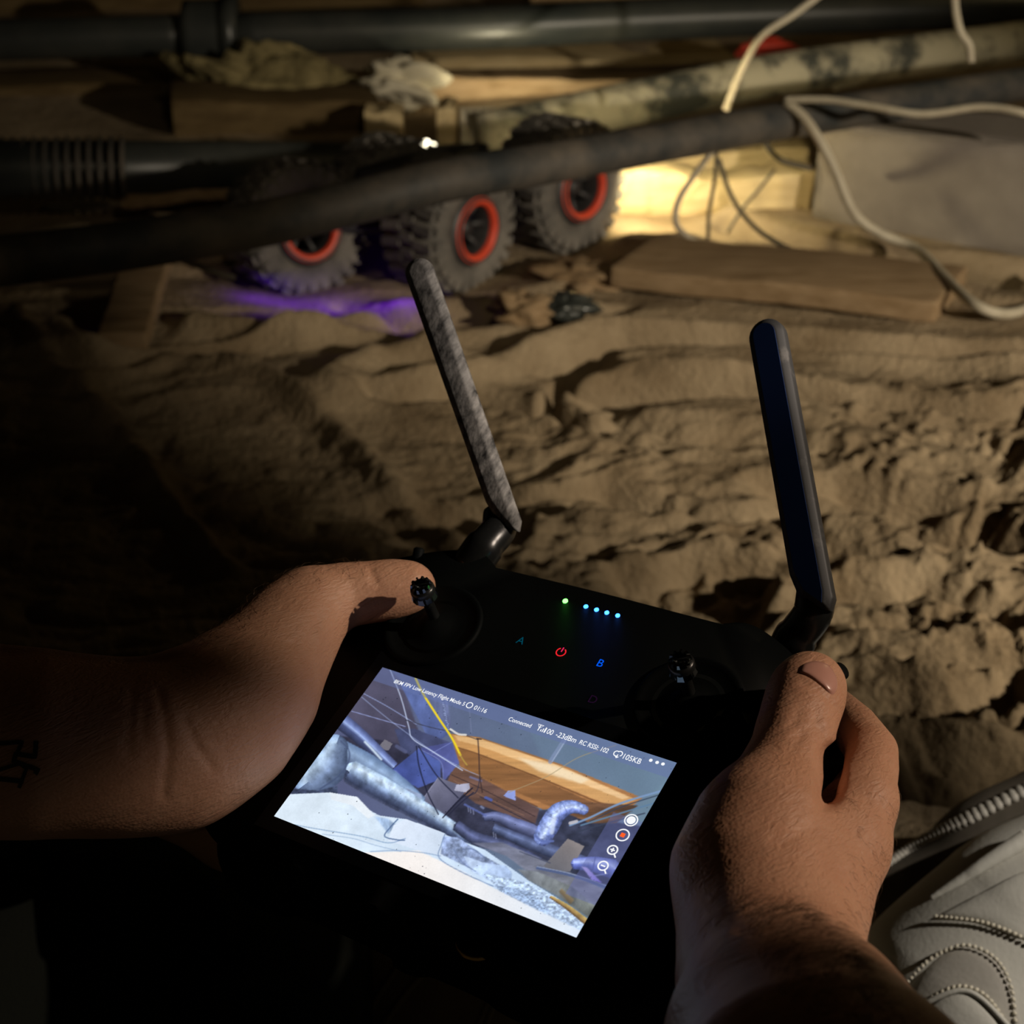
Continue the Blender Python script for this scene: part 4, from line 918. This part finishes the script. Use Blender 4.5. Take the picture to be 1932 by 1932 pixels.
for i, y in enumerate((1340, 1358, 1376, 1394)):
    x0 = 1503+r_.uniform(-6, 6); x1 = 1552+r_.uniform(-10, 6); k = r_.uniform(-3, 3)
    cr.append(([(x0, y+8+k), ((x0+x1)/2-12, y-3), ((x0+x1)/2+14, y-1+k), (x1, y+12)], (.0004, .0006, .0006, .0004)[i], .0014, .45, .515))
cr += [([(1516, 1290), (1540, 1299), (1562, 1318), (1574, 1334)], .0004, .0010, .45, .53),
       ([(1566, 1425), (1569, 1465), (1564, 1500)], .0050, .0030, .45, .53), ([(1564, 1500), (1552, 1524)], .0016, .0022, .45, .53), ([(1470, 1590), (1530, 1566), (1575, 1540)], .0004, .0022, .45, .5), ([(1400, 1760), (1480, 1745), (1570, 1760)], .0005, .0022, .4, .5)]
R_ = implicit([(.009, palmR), (.006, [thumbR]), (0, [indexR, midR, ringR, litR])], .00095, .0045, post=creases(cr))
# left arm
palmL = [
    pc((-420, 1390, .520, 220), (-150, 1392, .528, 186), (60, 1402, .535, 163), (220, 1410, .545, 152), (330, 1405, .555, 146)),
    pc((330, 1405, .555, 146), (420, 1350, .565, 136), (480, 1290, .578, 112), (540, 1200, .592, 84), (575, 1150, .600, 70)),
    pc((340, 1420, .575, 130), (460, 1380, .600, 105), (520, 1300, .620, 80)),
    pc((290, 1470, .600, 95), (450, 1560, .622, 74), (590, 1640, .632, 38)),
    pc((360, 1450, .590, 110), (480, 1440, .620, 85), (540, 1360, .640, 66))]
thumbL = pc((560, 1180, .597, 74), (600, 1140, .602, 62), (650, 1122, .606, 53), (700, 1117, .608, 50), (745, 1112, .609, 49), (775, 1108, .609, 47))
indexL = pc((520, 1270, .630, 70), (560, 1180, .660, 48), (640, 1130, .680, 44), (720, 1120, .690, 40))
midL = pc((520, 1310, .640, 66), (600, 1280, .670, 46), (690, 1300, .680, 44), (740, 1330, .675, 38))
ringL = pc((530, 1370, .645, 62), (590, 1400, .665, 46), (660, 1440, .660, 42), (700, 1460, .650, 38))
litL = pc((500, 1440, .625, 58), (540, 1500, .635, 42), (600, 1560, .625, 38), (630, 1590, .615, 34))
crl = [([(300, 1305), (312, 1360), (318, 1420), (308, 1500)], .0007, .0014, .45, .56), ([(250, 1310), (246, 1360), (240, 1420)], .0004, .0013, .45, .56), ([(272, 1330), (270, 1390)], .0004, .0011, .45, .56),
       ([(350, 1360), (372, 1410), (400, 1448)], .0005, .0015, .45, .58), ([(480, 1190), (520, 1206), (556, 1216)], .0004, .0011, .45, .6), ([(700, 1076), (710, 1100)], .0005, .0011, .45, .62), ([(585, 1215), (590, 1190), (600, 1165)], .0006, .0016, .45, .62)]
L_ = implicit([(.012, palmL), (.006, [thumbL]), (0, [indexL, midL, ringL, litL])], .0011, .007, post=creases(crl))
Vb, Qb = mergeVQ(R_, L_)
body = link('body', fast_mesh('body', Vb, Qb), M['skin'], person)
bvR = bvh_of(*R_); bvL = bvh_of(*L_)
def patch(bvh, poly, cen, m, name, off, rings=7, parent=person, label=None):
    pts = [tuple(p[:2]) for p in catmull([Vector((a, b, 0)) for a, b in poly+[poly[0]]], 5)][:-1]; n = len(pts); V = []; Fc = []
    c, _ = drape(bvh, *cen, off); V.append(c); ok = c is not None
    for k in range(1, rings+1):
        f = k/rings
        for a, b in pts:
            h, _ = drape(bvh, cen[0]+(a-cen[0])*f, cen[1]+(b-cen[1])*f, off*math.sqrt(max(0, 1-f**4))-(.0003 if k == rings else 0)); V.append(h if h is not None else V[-1])
    for i in range(n): Fc.append((0, 1+i, 1+(i+1) % n))
    for k in range(rings-1):
        for i in range(n): Fc.append((1+k*n+i, 1+(k+1)*n+i, 1+(k+1)*n+(i+1) % n, 1+k*n+(i+1) % n))
    return link(name, mesh(name, V, Fc), m, parent, label)
patch(bvR, [(1506, 1268), (1514, 1252), (1540, 1246), (1566, 1256), (1580, 1280), (1581, 1300), (1570, 1312), (1549, 1294), (1526, 1277)], (1546, 1275), M['nail'], 'thumb_nail', .0009)
# tattoo strokes on the left forearm
def ink(strokes):
    V = []; Fc = []
    for pts, wd in strokes:
        pts = [Vector((a, b, 0)) for a, b in pts]; fine = []
        for a, b in zip(pts[:-1], pts[1:]):
            k = max(2, int((b-a).length/5)); fine += [a.lerp(b, i/k) for i in range(k)]
        fine.append(pts[-1]); o = len(V)
        for i, p in enumerate(fine):
            t = (fine[min(i+1, len(fine)-1)]-fine[max(i-1, 0)]).normalized(); q = Vector((-t.y, t.x, 0))*wd/2
            for s in (1, -1):
                h, _ = drape(bvL, p.x+q.x*s, p.y+q.y*s, .0003); V.append(h if h is not None else Vector((0, 0, 0)))
        for i in range(len(fine)-1): Fc.append((o+2*i, o+2*i+1, o+2*i+3, o+2*i+2))
    return link('tattoo', mesh('tattoo', V, Fc), M['ink'], person, 'dark angular tattoo marks on the left forearm')
ink([(((-20, 1404), (42, 1400), (28, 1430)), 8), (((68, 1398), (66, 1428), (30, 1422), (26, 1436), (72, 1452), (66, 1460)), 9), (((-10, 1455), (38, 1440), (50, 1450), (36, 1486)), 7), (((-10, 1468), (45, 1474)), 9)])
# hair: fine strands standing on the lit wrist and along both outlines
def hairs(V, Q, region, n, lmin, lmax, flow, seed, thick=.00006):
    rr = random.Random(seed); me = fast_mesh('tmp', V, Q); nr = np.empty(len(V)*3, np.float32); me.vertices.foreach_get('normal', nr); nr = nr.reshape(-1, 3); bpy.data.meshes.remove(me)
    rel = V-np.array(CAM); d = -(rel@np.array(CZ)); px = 966+F*(rel@np.array(CX))/d; py = 966-F*(rel@np.array(CY))/d
    idx = np.nonzero(in_poly(px, py, region) & (nr@np.array(CZ) > -.25))[0]; parts = []
    if not len(idx): return [], []
    for _ in range(n):
        i = idx[rr.randrange(len(idx))]; p = Vector(V[i].tolist()); nv = Vector(nr[i].tolist()); f = Vector(flow)+Vector([rr.uniform(-.4, .4) for _ in range(3)])
        f = (f-nv*f.dot(nv)).normalized(); l = rr.uniform(lmin, lmax); lift = rr.uniform(.15, .55)
        pts = [p, p+(f*(1-lift)+nv*lift)*l*.5, p+(f*(1-lift*.4)+nv*lift*.35)*l]
        parts.append(tube(pts, lambda t: thick*(1-t*.7), 3, False))
    return join(parts)
fl_ = (CX*.5-CY*.3)
V1 = hairs(R_[0], R_[1], [(1380, 1690), (1500, 1700), (1610, 1790), (1760, 1990), (1600, 2000), (1450, 1850)], 2300, .003, .008, CX*.8-CY*.25, 1)
V2 = hairs(R_[0], R_[1], [(1560, 1490), (1720, 1480), (1690, 1650), (1600, 1850), (1540, 1840), (1600, 1650)], 500, .002, .0045, CX*.2-CY*.9, 2)
V3 = hairs(L_[0], L_[1], [(430, 1060), (700, 1050), (700, 1085), (560, 1110), (430, 1230), (350, 1240)], 150, .003, .007, CX*.3+CY*.4-CX*.1, 3)
V, Fc = join([V1, V2, V3]); h_ = link('arm_hair', mesh('hair', V, Fc), M['hair'], person, 'fine brown arm hair'); h_['kind'] = 'stuff'

# black trousers: knee at the lower left, with soft folds
def cloth_post(fr, amp):
    def f(tot, ax):
        X = ax[0][:, None, None]; Y = ax[1][None, :, None]; Z = ax[2][None, None, :]
        return tot+amp*np.sin(X*fr+np.sin(Y*fr*.6)*1.3+Z*fr*.7)*np.sin(Y*fr*.8-Z*fr*.4+1)
    return f
V, Q = implicit([(.04, [pc((-500, 1850, .60, 460), (0, 1900, .64, 345), (380, 1930, .68, 305)), pc((380, 1930, .68, 300), (260, 2200, .74, 330), (200, 2600, .80, 330)), pc((-500, 2080, .63, 560), (-100, 2050, .65, 420), (330, 2050, .69, 330))])], .004, .02, post=cloth_post(60, .0025))
link('trousers', fast_mesh('trousers', V, Q), M['cloth_black'], person, 'black trouser leg at the lower left')
# tan cloth under the controller, with two rolled seams
V, Q = implicit([(.04, [pc((760, 1700, .80, 230), (900, 2050, .80, 300), (1000, 2400, .80, 320)), pc((1000, 1850, .80, 260), (1250, 2100, .80, 260))])], .004, .02, post=cloth_post(45, .002))
tan = link('tan_cloth', fast_mesh('tan_cloth', V, Q), M['cloth_tan'], person, 'tan cloth with stitched seams below the controller')
bvT = bvh_of(V, Q)
def seam(bvh, pts, r, m, name, parent, off=.0, label=None, wob=0):
    pth = []
    for p in catmull([Vector((a, b, 0)) for a, b in pts], 8):
        h, _ = drape(bvh, p.x, p.y, off)
        if h is not None: pth.append(h)
    if len(pth) < 3: return None
    V, Fc = tube(pth, r, 8, wob=wob); return link(name, mesh(name, V, Fc), m, parent, label)
for pts in (((770, 1800), (720, 1870), (680, 1940)), ((830, 1805), (770, 1870), (720, 1940)), ((930, 1850), (930, 1870), (900, 1940)), ((955, 1860), (930, 1900), (915, 1940)), ((895, 1825), (920, 1850), (932, 1862))):
    seam(bvT, pts, .0016, M['cloth_tan'], 'seam', tan)

# white sneaker, lower right
shoe_ch = [pc((2080, 1640, .80, 150), (1960, 1760, .80, 190), (1850, 1900, .80, 225), (1760, 2080, .80, 240)),
           pc((2150, 1800, .84, 240), (2000, 2000, .84, 260))]
sole_ch = [pc((2060, 1520, .86, 120), (1900, 1640, .86, 130), (1740, 1790, .86, 150), (1640, 1960, .86, 150), (1560, 2100, .86, 150))]
V, Q = implicit([(.02, shoe_ch)], .0018, .01)
shoe = link('sneaker', fast_mesh('sneaker', V, Q), M['leather'], person, 'white leather sneaker with stitched overlays at the lower right')
Vs, Qs = implicit([(.02, sole_ch)], .0022, .01); link('sole', fast_mesh('sole', Vs, Qs), M['sole'], None, 'ribbed rubber sole').parent = shoe
bvS = bvh_of(V, Q); bvA = bvh_of(*mergeVQ((V, Q), (Vs, Qs)))
def sub(o): 
    if o is not None: o.parent = shoe
    return o
def child(name, V, Fc, m, label=None): o = link(name, mesh(name, V, Fc), m, None, label); o.parent = shoe; return o
def drape_path(bvh, pts, off, n=14):
    out = []
    for p in catmull([Vector((a, b, 0)) for a, b in pts], n):
        h, q = drape(bvh, p.x, p.y, off)
        if h is not None: out.append((h, q))
    return out
def overlay(poly, cen, m, off, name='overlay'):
    pts = poly; o = patch(bvA, pts, cen, m, name, off, 10, None); o.parent = shoe; return o
def stitches(pts, r=.0011, gap=2.2):
    pth = [p for p, _ in drape_path(bvA, pts, .0022, 26)]; parts = []; acc = 0
    for i in range(len(pth)-2):
        acc += (pth[i+1]-pth[i]).length
        if acc > r*gap:
            acc = 0; t = (pth[i+1]-pth[i]).normalized(); s = t.cross(CZ).normalized()
            parts.append(tube([pth[i]-t*r*.9+s*r*.5, pth[i]+CZ*r*.5, pth[i]+t*r*.9-s*r*.5], lambda t_: r*(.45+.5*math.sin(math.pi*min(max(t_, .05), .95))), 6))
    if not parts: return
    V, Fc = join(parts); child('stitching', V, Fc, M['stitch'])['kind'] = 'stuff'
overlay([(1690, 1895), (1760, 1812), (1820, 1786), (1880, 1815), (1912, 1880), (1915, 1960), (1760, 1990)], (1830, 1890), M['leather2'], .0024)
overlay([(1720, 1925), (1790, 1868), (1840, 1868), (1895, 1935), (1880, 1990), (1780, 1990)], (1815, 1930), M['leather'], .0046)
overlay([(1762, 1732), (1850, 1742), (1950, 1775), (1990, 1700), (1950, 1640), (1860, 1680), (1800, 1712)], (1880, 1715), M['leather'], .0026)
stitches([(1685, 1898), (1720, 1850), (1765, 1808), (1822, 1786), (1875, 1808), (1905, 1860), (1914, 1940)])
stitches([(1725, 1918), (1765, 1880), (1815, 1862), (1860, 1880), (1900, 1935)])
stitches([(1735, 1920), (1790, 1912), (1850, 1925), (1880, 1940)])
stitches([(1762, 1733), (1810, 1737), (1860, 1744), (1910, 1762), (1950, 1782)])
pth = [p for p, _ in drape_path(bvA, [(1762, 1702), (1810, 1672), (1870, 1632), (1940, 1590)], .003)]
V, Fc = tube(pth, lambda t: .0012+.0034*t, 12); child('piping', V, Fc, M['leather'], 'white raised piping')
pth = [p for p, _ in drape_path(bvA, [(1712, 1932), (1760, 1890), (1812, 1872), (1850, 1885), (1900, 1935)], .004)]
if len(pth) > 3: V, Fc = tube(pth, .0013, 8); child('piping', V, Fc, M['leather'])
# ribs along the rim of the sole
pth = drape_path(bvA, [(1640, 1655), (1700, 1615), (1760, 1580), (1830, 1545), (1940, 1490)], .001, 8)
for p, q in pth[::1]:
    t = (pth[-1][0]-pth[0][0]).normalized(); V, Fc = tube([p-t.cross(q)*.004, p-t.cross(q)*.002, p+t.cross(q)*.002, p+t.cross(q)*.004], lambda t_: .0026 if .2 < t_ < .8 else .0018, 8); child('rib', V, Fc, M['leather2'])
